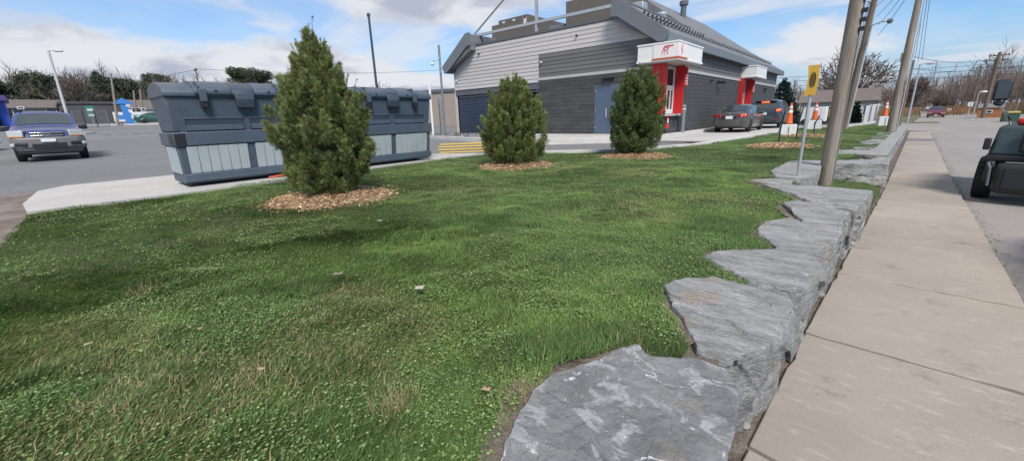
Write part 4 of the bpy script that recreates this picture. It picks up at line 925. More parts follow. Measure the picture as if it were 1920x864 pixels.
class Car:
    def __init__(s, name, label, loc, rz, body, P, group=None, cladding=None):
        s.P = P; s.t = thing(name, label, 'car', loc, rz, group); s.m = body; P_ = P
        L, W, r = P['L'], P['W'], P['r']; xs = sorted(set([-L/2+L*k/70 for k in range(71)]+[x for x, _ in P['top']]))
        wx = P['wx']; arch = r+.06
        s.xs = xs; V = []; 
        for x in xs: V.append(s.section(x))
        n = len(V[0]); vs_ = []; F = []
        for sec in V: vs_ += sec+[(x, -y, z) for x, y, z in sec[1:-1]][::-1]
        m_ = 2*n-2
        for i in range(len(xs)-1):
            for k in range(m_): F.append((i*m_+k, i*m_+(k+1) % m_, (i+1)*m_+(k+1) % m_, (i+1)*m_+k))
        F += [tuple(range(m_)), tuple((len(xs)-1)*m_+k for k in range(m_))]
        MB().add(vs_, F).build('body', body, s.t, smooth=True, sharp=40)
        s.glass()
        for x in wx:
            for sd in (-1, 1):
                w = MB().lathe([(r*.62, -.02), (r*.97, 0.0), (r, .03), (r, P['tw']-.03), (r*.97, P['tw']), (r*.62, P['tw']+.005)], 28, (0, 0, 0), 1).build('wheel', M_tyre, s.t, smooth=True)
                w.location = (x, sd*(W/2-.02)-(P['tw'] if sd > 0 else 0), r)
                yo = P['tw']+.002 if sd > 0 else -.002
                ri = MB().lathe([(r*.63, 0), (r*.6, .012*sd), (r*.2, -.01*sd), (.02, .012*sd)] if sd > 0 else [(.02, .012*sd), (r*.2, -.01*sd), (r*.6, .012*sd), (r*.63, 0)], 24, (0, yo, 0), 1).build('rim', M_rim, w, smooth=True)
        MB().box(-L/2+.35, L/2-.35, -W/2+.22, W/2-.22, r*.62, r*1.25).build('underbody', M_black, s.t)
    def section(s, x):
        P = s.P; L, W, r = P['L'], P['W'], P['r']; e = L/2-abs(x); hw = W/2-P.get('nose', .16)*(1-min(1, e/P.get('nl', .55)))**2
        zt = lerp_tab(P['top'], x); belt = lerp_tab(P['belt'], x); zb = lerp_tab(P['bot'], x)
        for c in P['wx']:
            a = r+.055
            if abs(x-c) < a: zb = max(zb, r+math.sqrt(a*a-(x-c)**2))
        bl = min(belt, zt-.005); zb = min(zb, bl-.06); g = zt-bl; tum = P.get('tum', .3)
        return [(x, 0, zb), (x, hw*.93, zb), (x, hw*.985, zb+.25*(bl-zb)), (x, hw, zb+.55*(bl-zb)), (x, hw*.985, bl-.06*(bl-zb)), (x, hw*.95, bl),
                (x, hw*.93-tum*g*.85, bl+.86*g), (x, hw*.90-tum*g-.07, zt-.012-.05*min(g, .3)), (x, (hw*.90-tum*g)*.5, zt+.01), (x, 0, zt+.02)]
    def panel(s, name, xr, tr, m, off, idx=(5, 6), mirror=True, nx=10, nt=4, parent=None):
        for sd in ((1, -1) if mirror else (1,)):
            V = []; F = []
            for i in range(nx+1):
                x = xr[0]+(xr[1]-xr[0])*i/nx; sec = s.section(x); a, b = Vector(sec[idx[0]]), Vector(sec[idx[1]])
                for k in range(nt+1):
                    p = a.lerp(b, tr[0]+(tr[1]-tr[0])*k/nt); V.append((p.x, sd*(p.y+off), p.z+off*.2))
            for i in range(nx):
                for k in range(nt): F.append((i*(nt+1)+k, (i+1)*(nt+1)+k, (i+1)*(nt+1)+k+1, i*(nt+1)+k+1))
            MB().add(V, F).build(name, m, parent or s.t, smooth=True)
    def screen(s, name, xr, wf, off, nx=8):
        V = []; F = []; nt = 10; x0, x1 = xr; z0 = lerp_tab(s.P['top'], x0); z1 = lerp_tab(s.P['top'], x1); n = Vector((-(z1-z0), 0, x1-x0)).normalized(); n = n if n.z > 0 else -n
        for i in range(nx+1):
            x = x0+(x1-x0)*i/nx; sec = s.section(x); hw = sec[7][1]*wf
            for k in range(nt+1):
                u_ = -1+2*k/nt; y = hw*u_; ay = abs(y); pts = [(sec[j][1], sec[j][2]) for j in (9, 8, 7)]
                zz = lerp_tab(pts, ay); V.append((x+n.x*off, y, zz+n.z*off))
        for i in range(nx):
            for k in range(nt): F.append((i*(nt+1)+k, (i+1)*(nt+1)+k, (i+1)*(nt+1)+k+1, i*(nt+1)+k+1))
        return MB().add(V, F).build(name, M_cglass, s.t, smooth=True)
    def glass(s):
        for a, b in s.P['side']: s.panel('side_window', (a, b), (.08, .93), M_cglass, .008)
        s.screen('windscreen', s.P['ws'], .97, .012); s.screen('rear_window', s.P['rw'], .93, .012)
    def box(s, name, x, y, z, sx, sy, sz, m, rz=0, bev=.02, parent=None, both=False, ry=0):
        r = []
        for sd in ((1, -1) if both else (1,)):
            o = MB().obox((0, 0, 0), (sx, sy, sz)).build(name, m, parent or s.t, bevel=bev); o.location = (x, y*sd, z); o.rotation_euler = (0, ry, rz*sd); r.append(o)
        return r
    def mirrors(s, x, z, m, sx=.12, sy=.2, sz=.14):
        for sd in (1, -1):
            o = MB().obox((0, 0, 0), (sx, sy, sz)).build('mirror', m, s.t, bevel=.035); o.location = (x, sd*(s.P['W']/2+.06), z)
# blue SUV facing the camera, two-tone
Pk = dict(L=4.35, W=1.84, r=.35, tw=.22, wx=(1.33, -1.3), nose=.2, nl=.6, tum=.24,
    top=[(-2.175, 1.0), (-2.12, 1.1), (-1.95, 1.5), (-1.7, 1.62), (-.8, 1.68), (.1, 1.66), (.3, 1.60), (1.0, 1.18), (1.15, 1.14), (1.75, 1.06), (2.0, .99), (2.13, .88), (2.175, .74)],
    belt=[(-2.2, 1.08), (-1, 1.06), (1.0, 1.06), (1.6, 1.03), (2.175, .72)], bot=[(-2.2, .5), (-2.0, .38), (2.0, .36), (2.175, .44)],
    side=((-1.55, -.75), (-.68, .25), (.30, .55)), ws=(.96, .36), rw=(-2.08, -1.9))
M_kia = paint('blue_paint', (.022, .045, .17)); M_clad = mat('grey_cladding', (.17, .166, .16), .5, metal=.2, var=.06, scale=4)
k = Car('suv', 'blue SUV with grey bumpers driving in the parking lot at far left', (-25.1, .28, G(-24, 0)), math.radians(-2), M_kia, Pk)
bp_ = MB().prism([(1.72, -.945), (2.0, -.93), (2.17, -.75), (2.24, -.4), (2.255, 0), (2.24, .4), (2.17, .75), (2.0, .93), (1.72, .945)], 2, .42, .79).build('bumper', M_clad, k.t, bevel=.06, seg=3)
MB().box(1.95, 2.2, -.80, .80, .25, .42).build('skid_plate', M_black, k.t, bevel=.03)
for z_, w_, h_ in ((.53, .42, .13),): k.box('lower_grille', 2.235, 0, z_, .06, w_*2, h_, M_black)
k.box('number_plate', 2.285, 0, .68, .02, .36, .1, M_plate, bev=.004)
for o in k.box('fog_bezel', 2.16, .66, .56, .1, .30, .12, M_black, rz=.35, both=True): pass
for o in k.box('fog_lamp', 2.10, .86, .555, .1, .12, .1, M_head, rz=.6, both=True): pass
g_ = k.box('grille', 2.12, 0, .88, .16, .82, .15, M_black)[0]
for zz in (-.045, .045): k.box('grille_bar', .08, 0, zz, .03, .8, .035, M_chrome, parent=g_, bev=.008)
em_ = link('emblem', text_mesh('KIA', .12, .006), M_chrome, g_); em_.location = (.105, 0, 0); em_.rotation_euler = (math.pi/2, 0, math.pi/2)
for o in k.box('headlamp', 2.04, .70, .90, .20, .40, .22, M_head, rz=.42, both=True): MB().obox((.0, .0, -.085), (.205, .36, .035)).build('indicator', M_amber, o, bevel=.008); MB().obox((-.02, 0, .0), (.19, .41, .205)).build('lamp_housing', M_clad, o, bevel=.02)
k.panel('side_cladding', (-2.0, 1.95), (.0, .95), M_clad, .006, idx=(1, 2), nx=40)
k.mirrors(.78, 1.1, M_black, .14, .24, .17)
for sd in (1, -1): MB().tube([(.1, sd*.56, 1.70), (.0, sd*.57, 1.735), (-1.4, sd*.57, 1.735), (-1.55, sd*.56, 1.66)], .022, 8).build('roof_rail', M_black, k.t, smooth=True)
for sd in (.35, -.3): MB().tube([(1.02, sd, 1.135), (.86, sd+.28, 1.25)], .009, 5).build('wiper', M_black, k.t)
k.t.scale = (1.03, 1.03, 1.09)
# grey sedan in the drive-through, seen from behind
Pc = dict(L=4.48, W=1.75, r=.315, tw=.2, wx=(1.4, -1.3), nose=.17, nl=.6, tum=.36,
    top=[(-2.24, .78), (-2.2, .95), (-2.1, 1.0), (-1.55, 1.06), (-.75, 1.36), (-.2, 1.43), (.35, 1.40), (1.35, .95), (1.9, .82), (2.15, .68), (2.24, .55)],
    belt=[(-2.24, .9), (-1.5, .98), (0, .93), (1.3, .9), (2.24, .52)], bot=[(-2.24, .38), (-2.0, .24), (2.0, .22), (2.24, .34)],
    side=((-.98, -.62), (-.56, .02), (.08, .95)), ws=(1.25, .38), rw=(-1.5, -.78))
M_civ = paint('grey_paint', (.085, .082, .078))
c = Car('sedan', 'dark grey sedan waiting in the drive-through behind the other car', (-6.0, 26.45, .02), math.radians(90), M_civ, Pc)
bb = MB().prism([(-1.75, -.87), (-2.0, -.85), (-2.2, -.66), (-2.285, -.3), (-2.295, 0), (-2.285, .3), (-2.2, .66), (-2.0, .85), (-1.75, .87)], 2, .30, .62).build('bumper', M_civ, c.t, bevel=.06, seg=3)
MB().box(-2.25, -2.1, .25, .6, .24, .36).build('bumper_damage', M_black, c.t, bevel=.02)
c.box('number_plate', -2.275, 0, .76, .03, .33, .16, M_plate, bev=.004)
for sd, m_ in ((1, M_tail), (-1, M_tailon)):
    o = c.box('tail_lamp', -2.10, .60*sd, .84, .22, .44, .18, M_tail, rz=-.38*sd)[0]; MB().obox((-.06, .02*sd, .02), (.12, .2, .1)).build('lamp_lens', m_, o, bevel=.015)
for sd in (1, -1): MB().box(-2.29, -2.26, sd*.3-.04, sd*.3+.04, .70, .84).build('plate_recess', M_black, c.t)
c.box('boot_badge', -2.245, 0, .92, .02, .07, .07, M_chrome, bev=.01)
c.mirrors(.75, .98, M_civ)
for sd in (.62,): MB().tube([(-1.9, sd, .3), (-2.3, sd, .3)], .03, 8).build('exhaust', M_black, c.t)
for yy in (.05, -.25): c.box('headrest', -.75, yy*2, 1.08, .08, .22, .2, M_black)
# dark blue-grey SUV ahead of it
Ps = dict(L=4.45, W=1.85, r=.36, tw=.23, wx=(1.35, -1.3), nose=.17, nl=.55, tum=.24,
    top=[(-2.22, .95), (-2.16, 1.12), (-1.98, 1.50), (-1.75, 1.62), (-.9, 1.68), (.1, 1.65), (.4, 1.56), (1.15, 1.08), (1.9, .95), (2.15, .8), (2.22, .65)],
    belt=[(-2.22, 1.1), (-1, 1.08), (1.0, 1.0), (1.6, .95), (2.22, .62)], bot=[(-2.22, .48), (-2.0, .3), (2.0, .28), (2.22, .4)],
    side=((-1.62, -1.1), (-1.04, -.2), (-.12, .75)), ws=(1.08, .44), rw=(-2.14, -1.97))
M_tuc = paint('slate_paint', (.05, .058, .075))
s_ = Car('suv', 'dark slate SUV at the second drive-through window with brake lights on', (-5.45, 31.9, .02), math.radians(90), M_tuc, Ps)
MB().prism([(-1.75, -.92), (-2.0, -.90), (-2.18, -.7), (-2.27, -.3), (-2.28, 0), (-2.27, .3), (-2.18, .7), (-2.0, .90), (-1.75, .92)], 2, .34, .72).build('bumper', M_tuc, s_.t, bevel=.06, seg=3)
MB().box(-2.26, -2.05, -.7, .7, .28, .42).build('lower_bumper', M_black, s_.t, bevel=.03)
s_.box('number_plate', -2.25, 0, .86, .03, .33, .16, M_plate, bev=.004)
for sd in (1, -1):
    o = s_.box('tail_lamp', -2.09, .72*sd, 1.05, .2, .36, .17, M_tail, rz=-.35*sd)[0]
    MB().obox((-.06, 0, 0), (.1, .22, .1)).build('lamp_lens', M_tailon if sd < 0 else M_tail, o, bevel=.015)
    s_.box('reflector', -2.24, .62*sd, .52, .04, .24, .05, M_tail, rz=-.2*sd)
s_.box('brake_lamp', -2.0, 0, 1.545, .08, .42, .07, M_tailon); s_.box('spoiler', -1.93, 0, 1.615, .35, 1.15, .04, M_tuc)
s_.mirrors(.8, 1.08, M_tuc, .13, .22, .15)
# red car far down the road, white and green cars of the background
def plain(name, label, loc, rz, m, P, front=True):
    q = Car(name, label, loc, rz, m, P); L = P['L']/2; zz = lerp_tab(P['belt'], P['L']/2)
    q.box('headlamp', L-.13, P['W']/2-.26, zz+.03, .18, .34, .14, M_head, rz=.4, both=True); q.box('grille', L-.02, 0, zz-.06, .1, .7, .16, M_black); q.box('tail_lamp', -L+.13, P['W']/2-.22, zz+.22, .18, .3, .16, M_tail, rz=-.35, both=True); q.mirrors(.78, zz+.42, m)
    q.box('number_plate', L+.04, 0, zz-.2, .02, .34, .11, M_plate, bev=.004); return q
plain('sedan', 'red sedan coming down the far road', (5.75, 84, ZR), math.radians(-93), paint('red_paint', (.16, .02, .035)), Pc)
plain('suv', 'white parked car seen between menu board and restaurant', (-37.5, 31.5, G(-37.5, 31.5)), math.radians(25), paint('white_paint', (.7, .7, .7)), Ps)
plain('sedan', 'dark green car parked right of the blue arrow sign', (-70.5, 10.6, G(-70.5, 10.6)+.05), math.radians(84), paint('green_paint', (.03, .1, .07)), Pc)
plain('sedan', 'white car cut off by the left edge of the photo', (-33, -3.6, G(-33, -3.6)), math.radians(70), paint('white_paint2', (.68, .66, .64)), Pc)
plain('sedan', 'pale green car just entering the frame at the right edge', (3.0, 6.05, ZR), math.radians(91), paint('pale_green_paint', (.30, .40, .37)), Pc)
# dark off-road vehicle parked at the right edge, rear end to the camera
M_jeep = mat('dark_green_paint', (.045, .066, .07), .42, metal=.2, var=.12, scale=4, coat=.2)
J = thing('off_road_vehicle', 'dark green off-road vehicle with spare wheel and tall mirror at the right edge', 'off-road vehicle', (2.52, 11.3, ZR), math.radians(-11))
def jb(n, x0, x1, y0, y1, z0, z1, m, bev=.02, par=None): return MB().box(x0, x1, y0, y1, z0, z1).build(n, m, par or J, bevel=bev)
# body: x across (curb side negative), y forward (away from the camera)
tub = MB().hexa([(-.96, .05, .84), (.96, .05, .84), (.96, 3.0, .84), (-.96, 3.0, .84)], [(-.90, .12, 1.38), (.90, .12, 1.38), (.90, 2.9, 1.36), (-.90, 2.9, 1.36)]).build('tub', M_jeep, J, bevel=.06, seg=3)
jb('rocker', -.98, .98, .0, 3.3, .74, .86, M_black, .03)
jb('rear_panel', -.60, .62, -.03, .06, .92, 1.28, M_black, .03)
for sd in (-1, 1):
    jb('tail_lamp', sd*.99-.045, sd*.99+.045, .0, .12, .95, 1.16, M_black, .02); jb('fender_flare', min(sd*.62, sd*1.0), max(sd*.62, sd*1.0), .02, 1.1, .74, .80, M_black, .02)
    for yy in (.55, 2.6):
        w = MB().lathe([(.22, 0), (.37, .01), (.385, .05), (.385, .21), (.37, .25), (.22, .26)], 28, (0, 0, 0), 1).build('wheel', M_tyre, J, smooth=True); w.location = (sd*.93+.13, yy, .385); w.rotation_euler = (0, 0, math.pi/2)
        MB().lathe([(.22, .235), (.1, .25), (.03, .27)], 20, (0, 0, 0), 1).build('rim', M_rim, w, smooth=True)
        for kk in range(20):
            a = 2*math.pi*kk/20; ob = MB().obox((0, 0, 0), (.03, .22, .022)).build('tread', M_tyre, w); ob.location = (.386*math.cos(a), .13, .386*math.sin(a)); ob.rotation_euler = (0, math.pi/2-a, 0)
bm_ = jb('bumper', -.80, .80, -.28, .02, .20, .74, M_black, .08); jb('step', -.93, -.82, -.16, .02, .38, .76, M_black, .03, bm_); jb('bumper_plate', -.68, .68, -.30, -.28, .30, .66, M_black, .04, bm_)
MB().tube([(-.90, -.2, .74), (-.86, -.3, .66), (-.84, -.3, .34)], .022, 6).build('bumper_bar', M_trim, bm_)
sp = MB().lathe([(.2, 0), (.35, .01), (.365, .05), (.365, .2), (.35, .24), (.2, .25)], 28, (0, 0, 0), 1).build('spare_wheel', M_tyre, J, smooth=True); sp.location = (.12, -.28, 1.16)
MB().lathe([(.03, -.02), (.1, -.012), (.2, .01)], 20, (0, 0, 0), 1).build('rim', M_rim, sp, smooth=True)
cab = MB().hexa([(-.66, .9, 1.36), (.74, .9, 1.36), (.74, 2.5, 1.36), (-.66, 2.5, 1.36)], [(-.5, 1.05, 1.9), (.6, 1.05, 1.9), (.6, 2.1, 1.9), (-.5, 2.1, 1.9)]).build('cab', M_jeep, J, bevel=.06, seg=3); MB().hexa([(-.52, .90, 1.44), (.6, .90, 1.44), (.6, .96, 1.44), (-.52, .96, 1.44)], [(-.42, 1.0, 1.82), (.5, 1.0, 1.82), (.5, 1.06, 1.82), (-.42, 1.06, 1.82)]).build('rear_window', M_cglass, cab)
for sd in (-.6, .66): MB().tube([(sd, .4, 1.3), (sd, .6, 1.7), (sd*.9, 1.1, 1.9)], .03, 8).build('roll_bar', M_black, J, smooth=True)
jb('canvas_bag', -.45, .3, .15, .6, 1.36, 1.56, mat('khaki_canvas', (.11, .12, .10), .9), .08)
jb('red_lamp', -.72, -.5, .2, .34, 1.38, 1.50, M_tail, .04)
mi = MB().box(-1.10, -.885, .2, .28, 1.82, 2.18).build('mirror', M_black, J, bevel=.06, seg=3)
MB().box(-1.07, -.91, .192, .2, 1.85, 2.15).build('mirror_glass', M_cglass, mi, bevel=.02)
MB().tube([(-.98, .25, 1.84), (-.97, .26, 1.72), (-.86, .38, 1.55), (-.78, .5, 1.36)], .024, 8).build('mirror_arm', M_chrome, mi, smooth=True); MB().lathe([(.02, -.05), (.07, -.02), (.07, .03), (.02, .05)], 14, (-1.0, .25, 1.77), 2).build('mirror_ball', M_black, mi, smooth=True)
# ------------------------------------------------------------------ cones, stakes, sign, poles
M_cone = mat('cone_orange', (.72, .13, .03), .55, var=.08, scale=6); M_refl = mat('reflective_white', (.75, .74, .72), .4, var=.06); M_cblock = mat('concrete_block', (.60, .59, .57), .8, var=.08, scale=5, bump=.2)
def cone(loc, rz, label, hsc=1.0):
    t = thing('traffic_cone', label, 'traffic cone', loc, rz, 'traffic cones on concrete blocks')
    MB().box(-.19, .19, -.19, .19, 0, .035).build('foot', M_black, t, bevel=.01)
    def rr(z): return .15-.115*z/.92
    MB().lathe([(rr(.03), .03), (rr(.5), .5), (rr(.5), .505), (rr(.92), .92), (.01, .93)], 20).build('body', M_cone, t, smooth=True)
    for a, b_ in ((.50, .62), (.70, .79)): MB().lathe([(rr(a)+.006, a), (rr(b_)+.006, b_)], 20).build('collar', M_refl, t, smooth=True)
def cblock(loc, rz, label, h=.5):
    t = thing('concrete_block', label, 'concrete block', loc, rz, 'concrete blocks below the cones')
    MB().hexa([(-.34, -.34, 0), (.34, -.34, 0), (.34, .34, 0), (-.34, .34, 0)], [(-.29, -.29, h), (.29, -.29, h), (.29, .29, h), (-.29, .29, h)]).build('body', M_cblock, t, bevel=.02)
    MB().box(-.008, .008, -.348, -.33, .02, h-.06).build('slot', M_trim, t)
for (x, y, h, zz, lb) in ((-3.1, 22.6, .46, 0, 'nearest'), (-2.72, 28.3, .5, 0, 'middle'), (.18, 35.6, .62, -.12, 'farthest')):
    cblock((x, y, zz), .25, lb+' pale concrete block carrying an orange cone', h); cone((x, y, zz+h), .25, lb+' orange traffic cone with white collars on a block')
for (px_, py_, tx, ty, lb) in ((1460, 266, 1473, 206, 'black stake leaning in the nearer stake mulch bed'), (1493, 257, 1507, 200, 'black stake between the two stake mulch beds'), (1525, 251, 1536, 218, 'black stake in the mulch bed before the middle cone')):
    p = onz(px_, py_, .08); D = math.hypot(p.x, p.y); q = ond(tx, ty, D)
    t = thing('garden_stake', lb, 'stake', (p.x, p.y, 0), 0, 'black garden stakes'); MB().tube([(0, 0, -.1), (0, 0, .5), (q.x-p.x, q.y-p.y, q.z)], .025, 6).build('rod', M_black, t); MB().lathe([(.032, 0), (.032, .08)], 8, (q.x-p.x, q.y-p.y, q.z-.06)).build('tie', M_trim, t)
# yellow footprint sign
M_ysign = mat('sign_yellow', (.62, .37, .045), .5, var=.06, scale=8)
sp_ = onz(1493, 345, -.1); S = thing('footprint_sign', 'yellow sign with a black shoe-sole print on a steel post', 'sign', (sp_.x, sp_.y, -.5), math.radians(-3))
MB().tube([(0, 0, 0), (0, 0, 2.28)], .024, 8).build('post', M_galv, S, smooth=True)
pan = MB(); cols = []
for i in range(9):
    f = i/8; z = 1.84+.46*f; off = .022*math.sin(f*3.0)-.012; wv = .077-.007*math.sin(f*math.pi); cols.append((off-wv, off+wv, z))
v_ = [(a, -.034, z) for a, _, z in cols]+[(b_, -.034, z) for _, b_, z in cols]+[(a, -.026, z) for a, _, z in cols]+[(b_, -.026, z) for _, b_, z in cols]; F = []
for i in range(8): F += [(i, 9+i, 10+i, i+1), (18+i+1, 27+i+1, 27+i, 18+i), (i, i+1, 19+i, 18+i), (9+i+1, 9+i, 27+i, 28+i)]
F += [(0, 18, 27, 9), (8, 17, 35, 26)]
pn = pan.add(v_, F).build('panel', M_ysign, S)
def ell(n, a, b_, cz, cx): return [(cx+a*math.cos(2*math.pi*k/n), -.0365, cz+b_*math.sin(2*math.pi*k/n)) for k in range(n+1)]
MB().tube(ell(28, .036, .118, 2.075, .006), .0042, 5).build('sole_outline', M_black, pn)
for k in range(13):
    z = 1.985+k*.015; w = .034*math.sqrt(max(0, 1-((z-2.075)/.118)**2)); MB().box(.006-w, .006+w, -.0385, -.0355, z-.003, z+.003).build('sole_bar', M_black, pn)
for z in (1.86, 2.275): MB().lathe([(.008, -.006), (.008, 0)], 8, (0, -.034, z), 1).build('bolt', M_galv, pn)
# wooden utility poles
M_wood = mat('weathered_wood', (.225, .18, .14), .9, var=.3, scale=6, bump=.7, bscale=20, stretch=(4, 4, .35), col2=(.29, .26, .23))
M_wood2 = mat('brown_wood', (.15, .115, .09), .9, var=.3, scale=6, bump=.6, bscale=20, stretch=(4, 4, .35))
def pole(name, loc, h, r0, r1, m, label, lean=(0, 0), arm=0.0, group='wooden utility poles'):
    t = thing(name, label, 'utility pole', loc, 0, group); n = 9
    MB().tube([(lean[0]*(k/n)*h, lean[1]*(k/n)*h, -.4+(h+.4)*k/n) for k in range(n+1)], [r0+(r1-r0)*k/n for k in range(n+1)], 16).build('shaft', m, t, smooth=True)
    if arm:
        zz = h-.35; MB().box(-arm+lean[0]*zz, arm+lean[0]*zz, lean[1]*zz-.06, lean[1]*zz+.06, zz-.06, zz+.07).build('crossarm', M_wood2, t)
        for q in (-.9, -.5, .5, .9): MB().lathe([(.05, 0), (.07, .1), (.03, .16)], 8, (q*arm+lean[0]*zz, lean[1]*zz, zz+.07)).build('insulator', M_trim, t)
    return t
p1 = pole('utility_pole', (-.64, 10.2, -.33), 10.3, .128, .098, M_wood, 'nearest weathered wooden pole in the grass recess beside the sign', (.0012, 0))
for k, zz in enumerate((2.25, 2.4, 2.55, 2.75)): MB().box(.10, .18, -.1, -.04, zz+.53, zz+.6).build('bracket', M_black, p1)
MB().tube([(.12, -.06, 0), (.115, -.06, 4.5)], .007, 6).build('ground_wire', M_steel, p1)
p2_ = pole('utility_pole', (-1.47, 29.35, -.05), 12, .13, .10, M_wood2, 'brown wooden pole clad with pale conduits behind the nearest pole', (.045, 0))
for dx in (-.17, .15): MB().tube([(dx, -.02, -.2), (dx+.045*9, -.02, 9)], .05, 8).build('conduit', M_galv, p2_, smooth=True)
for zz, L in ((6.25, -.75), (5.1, .85)):
    a = MB().tube([(.045*zz, 0, zz), (.045*zz+L*.6, -.3, zz+.12), (.045*zz+L, -.5, zz+.1)], .03, 6).build('lamp_arm', M_galv, p2_); MB().lathe([(.02, -.3), (.1, -.2), (.13, 0), (.06, .25)], 10, (.045*zz+L, -.55, zz+.08), 1).build('lamp_head', M_steel, a, smooth=True)
p3_ = pole('utility_pole', (.45, 26.56, -.2), 11, .18, .06, M_wood, 'tall wooden pole at the far end of the stone row', (.0, 0))
for dx, zz in ((.16, 2.0), (-.17, 3.2)): MB().box(dx-.03, dx+.03, -.1, .0, zz, zz+.4).build('bracket', M_steel, p3_)
MB().tube([(.2, -.05, 0), (.2, -.05, 8)], .025, 6).build('conduit', M_galv, p3_)
pole('utility_pole', (1.2, 46, -.6), 5.05, .12, .11, M_wood2, 'short wooden pole beyond the tall one at the row end', (.0, 0))
pole('utility_pole', (9.1, 74.5, -.7), 7.3, .2, .15, M_wood2, 'leaning wooden pole right of the far road, with a crossarm', (.0, 0), .8)
rp = []
for i, (x, y, h, lb) in enumerate(((12.0, 100, 8.4, 'first'), (13.3, 125, 8.8, 'second'), (14.8, 155, 8.4, 'third'), (16.8, 190, 8.6, 'fourth'), (19, 230, 8.6, 'fifth'))):
    pole('utility_pole', (x, y, -.75), h, .17, .13, M_wood2, lb+' crossarm pole of the receding row right of the far road', (0, 0), 1.3); rp.append((x, y, h-.75))
# lamp posts
def lamp(name, loc, h, r, m, label, arm, heads, lean=(0, 0)):
    t = thing(name, label, 'lamp post', loc, 0); MB().tube([(0, 0, -.1), (lean[0]*h, lean[1]*h, h)], [r, r*.75], 12).build('pole', m, t, smooth=True)
    MB().lathe([(r*2, 0), (r*2, .05), (r*1.3, .12)], 12).build('base', m, t)
    for a in heads:
        d = Vector((math.cos(a), math.sin(a), 0)); o = Vector((lean[0]*h, lean[1]*h, h)); hd = MB()
        hd.tube([o-Vector((0, 0, .05)), o+d*arm*.5+Vector((0, 0, .02)), o+d*arm], .035, 8); hd.build('arm', m, t)
        MB().tube([o+d*(arm-.15), o+d*(arm+.05), o+d*(arm+.45), o+d*(arm+.5)], [.05, .12, .10, .03], 10).build('lamp_head', m, t, smooth=True)
    return t
M_navy = mat('navy_steel', (.045, .065, .105), .4, metal=.2, var=.06)
lamp('lamp_post', (-25.62, 15.6, G(-25.6, 15.6)), 7.65, .09, M_navy, 'dark blue lamp post rising behind the right waste container', .15, (2.6,))
lp = ond(125, 215, 52); lq = ond(90, 95, 52); h = lq.z-G(lp.x, lp.y)
lamp('lamp_post', (lp.x, lp.y, G(lp.x, lp.y)), h, .11, mat('pale_steel', (.5, .48, .46), .5, var=.08), 'tall pale lamp post behind the blue SUV', .4, (1.2,), ((lq.x-lp.x)/h, (lq.y-lp.y)/h))
for px_, py_, ty, D, lb in ((218, 226, 138, 68, 'weathered pole left of the blue arrow sign'), (267, 222, 168, 84, 'thin pole right of the blue arrow sign'), (255, 222, 170, 84, 'thin pole just right of the arrow shaft')):
    a = ond(px_, py_, D); b_ = ond(px_-(12 if ty < 150 else 6), ty, D); pole('utility_pole', (a.x, a.y, G(a.x, a.y)), b_.z-G(a.x, a.y), .14, .1, M_wood, lb, (0, (b_.y-a.y)/max(1, b_.z-a.z)))
a = ond(372, 155, 95); pole('utility_pole', (a.x, a.y, 1.5), ond(366, 128, 95).z-1.5, .14, .1, M_wood2, 'crossarm pole above the left waste container', (0, 0), 1.2)
# camera pole and menu boards left of the gable
t = thing('camera_pole', 'steel pole with cameras left of the restaurant gable', 'camera pole', (-18.95, 14.75+.9, .1))
MB().tube([(0, 0, 0), (.0, 0, 5.0)], .06, 10).build('pole', M_steel, t, smooth=True)
for zz in (3.6, 3.85, 4.1, 4.3): MB().lathe([(.08, 0), (.08, .06)], 10, (0, 0, zz)).build('clamp', M_galv, t)
MB().tube([(0, 0, 4.2), (-.25, -.15, 4.25), (-.4, -.2, 4.15)], .025, 6).build('arm', M_galv, t); MB().lathe([(.05, -.14), (.1, -.08), (.1, 0), (.03, .05)], 12, (-.42, -.2, 4.1)).build('camera', M_frame, t, smooth=True)
t = thing('menu_board', 'grey drive-through cabinet with dark slots left of the gable', 'menu board', (-21.3, 17.4, .1), math.radians(-35))
MB().box(-.42, .42, -.12, .12, .1, 2.35).build('cabinet', mat('cabinet_grey', (.23, .225, .22), .6, var=.05), t, bevel=.015); MB().box(-.46, .46, -.16, .16, 0, .12).build('plinth', M_black, t)
for r_ in range(3):
    for a in (-.3, .05): MB().box(a, a+.27, -.126, -.12, .75+.55*r_+.02, .9+.55*r_).build('slot', M_black, t)
t = thing('pylon_sign', 'white upright sign board with pale red panel behind the camera pole', 'sign', (-21.0, 16.4, .1), math.radians(-40))
MB().box(-.3, .3, -.06, .06, 0, 3.25).build('board', M_frame, t, bevel=.01); MB().box(-.2, .28, -.066, -.06, 2.3, 3.05).build('panel', mat('faded_red', (.62, .36, .33), .5, var=.1), t); MB().box(-.3, .3, -.068, -.061, 3.1, 3.2).build('header', M_trim, t)
# wires
M_wire = mat('wire', (.03, .03, .035), .6, var=0)
def wire(a, b_, sag, r, label, n=14):
    a, b_ = Vector(a), Vector(b_); pts = [a.lerp(b_, k/n)-Vector((0, 0, sag*4*(k/n)*(1-k/n))) for k in range(n+1)]
    c0 = a; o = MB().tube([p-c0 for p in pts], r, 4).build('overhead_wire', M_wire); o.location = c0; tag(o, label, 'wire', 'overhead wires')
for k in range(4): wire((-1.05+.1*k, 29.3, 5.35-.45*k+.6), (.55, 26.56, 7.9-.25*k), .25, .012, ['top', 'second', 'third', 'lowest'][k]+' wire between the conduit pole and the tall pole')
for k in range(3): wire((.5, 26.5, 8.6+.35*k), (1.3+.2*k, 46, 4.2+.1*k), -.0, .012, ['lowest', 'middle', 'highest'][k]+' wire from the tall pole down to the short pole')
for k, zz in enumerate((5.9, 6.7)): wire((1.2, 46, zz-2), (9.1, 74.5, zz-.6), .5, .018, ['lower', 'upper'][k]+' wire across the far road')
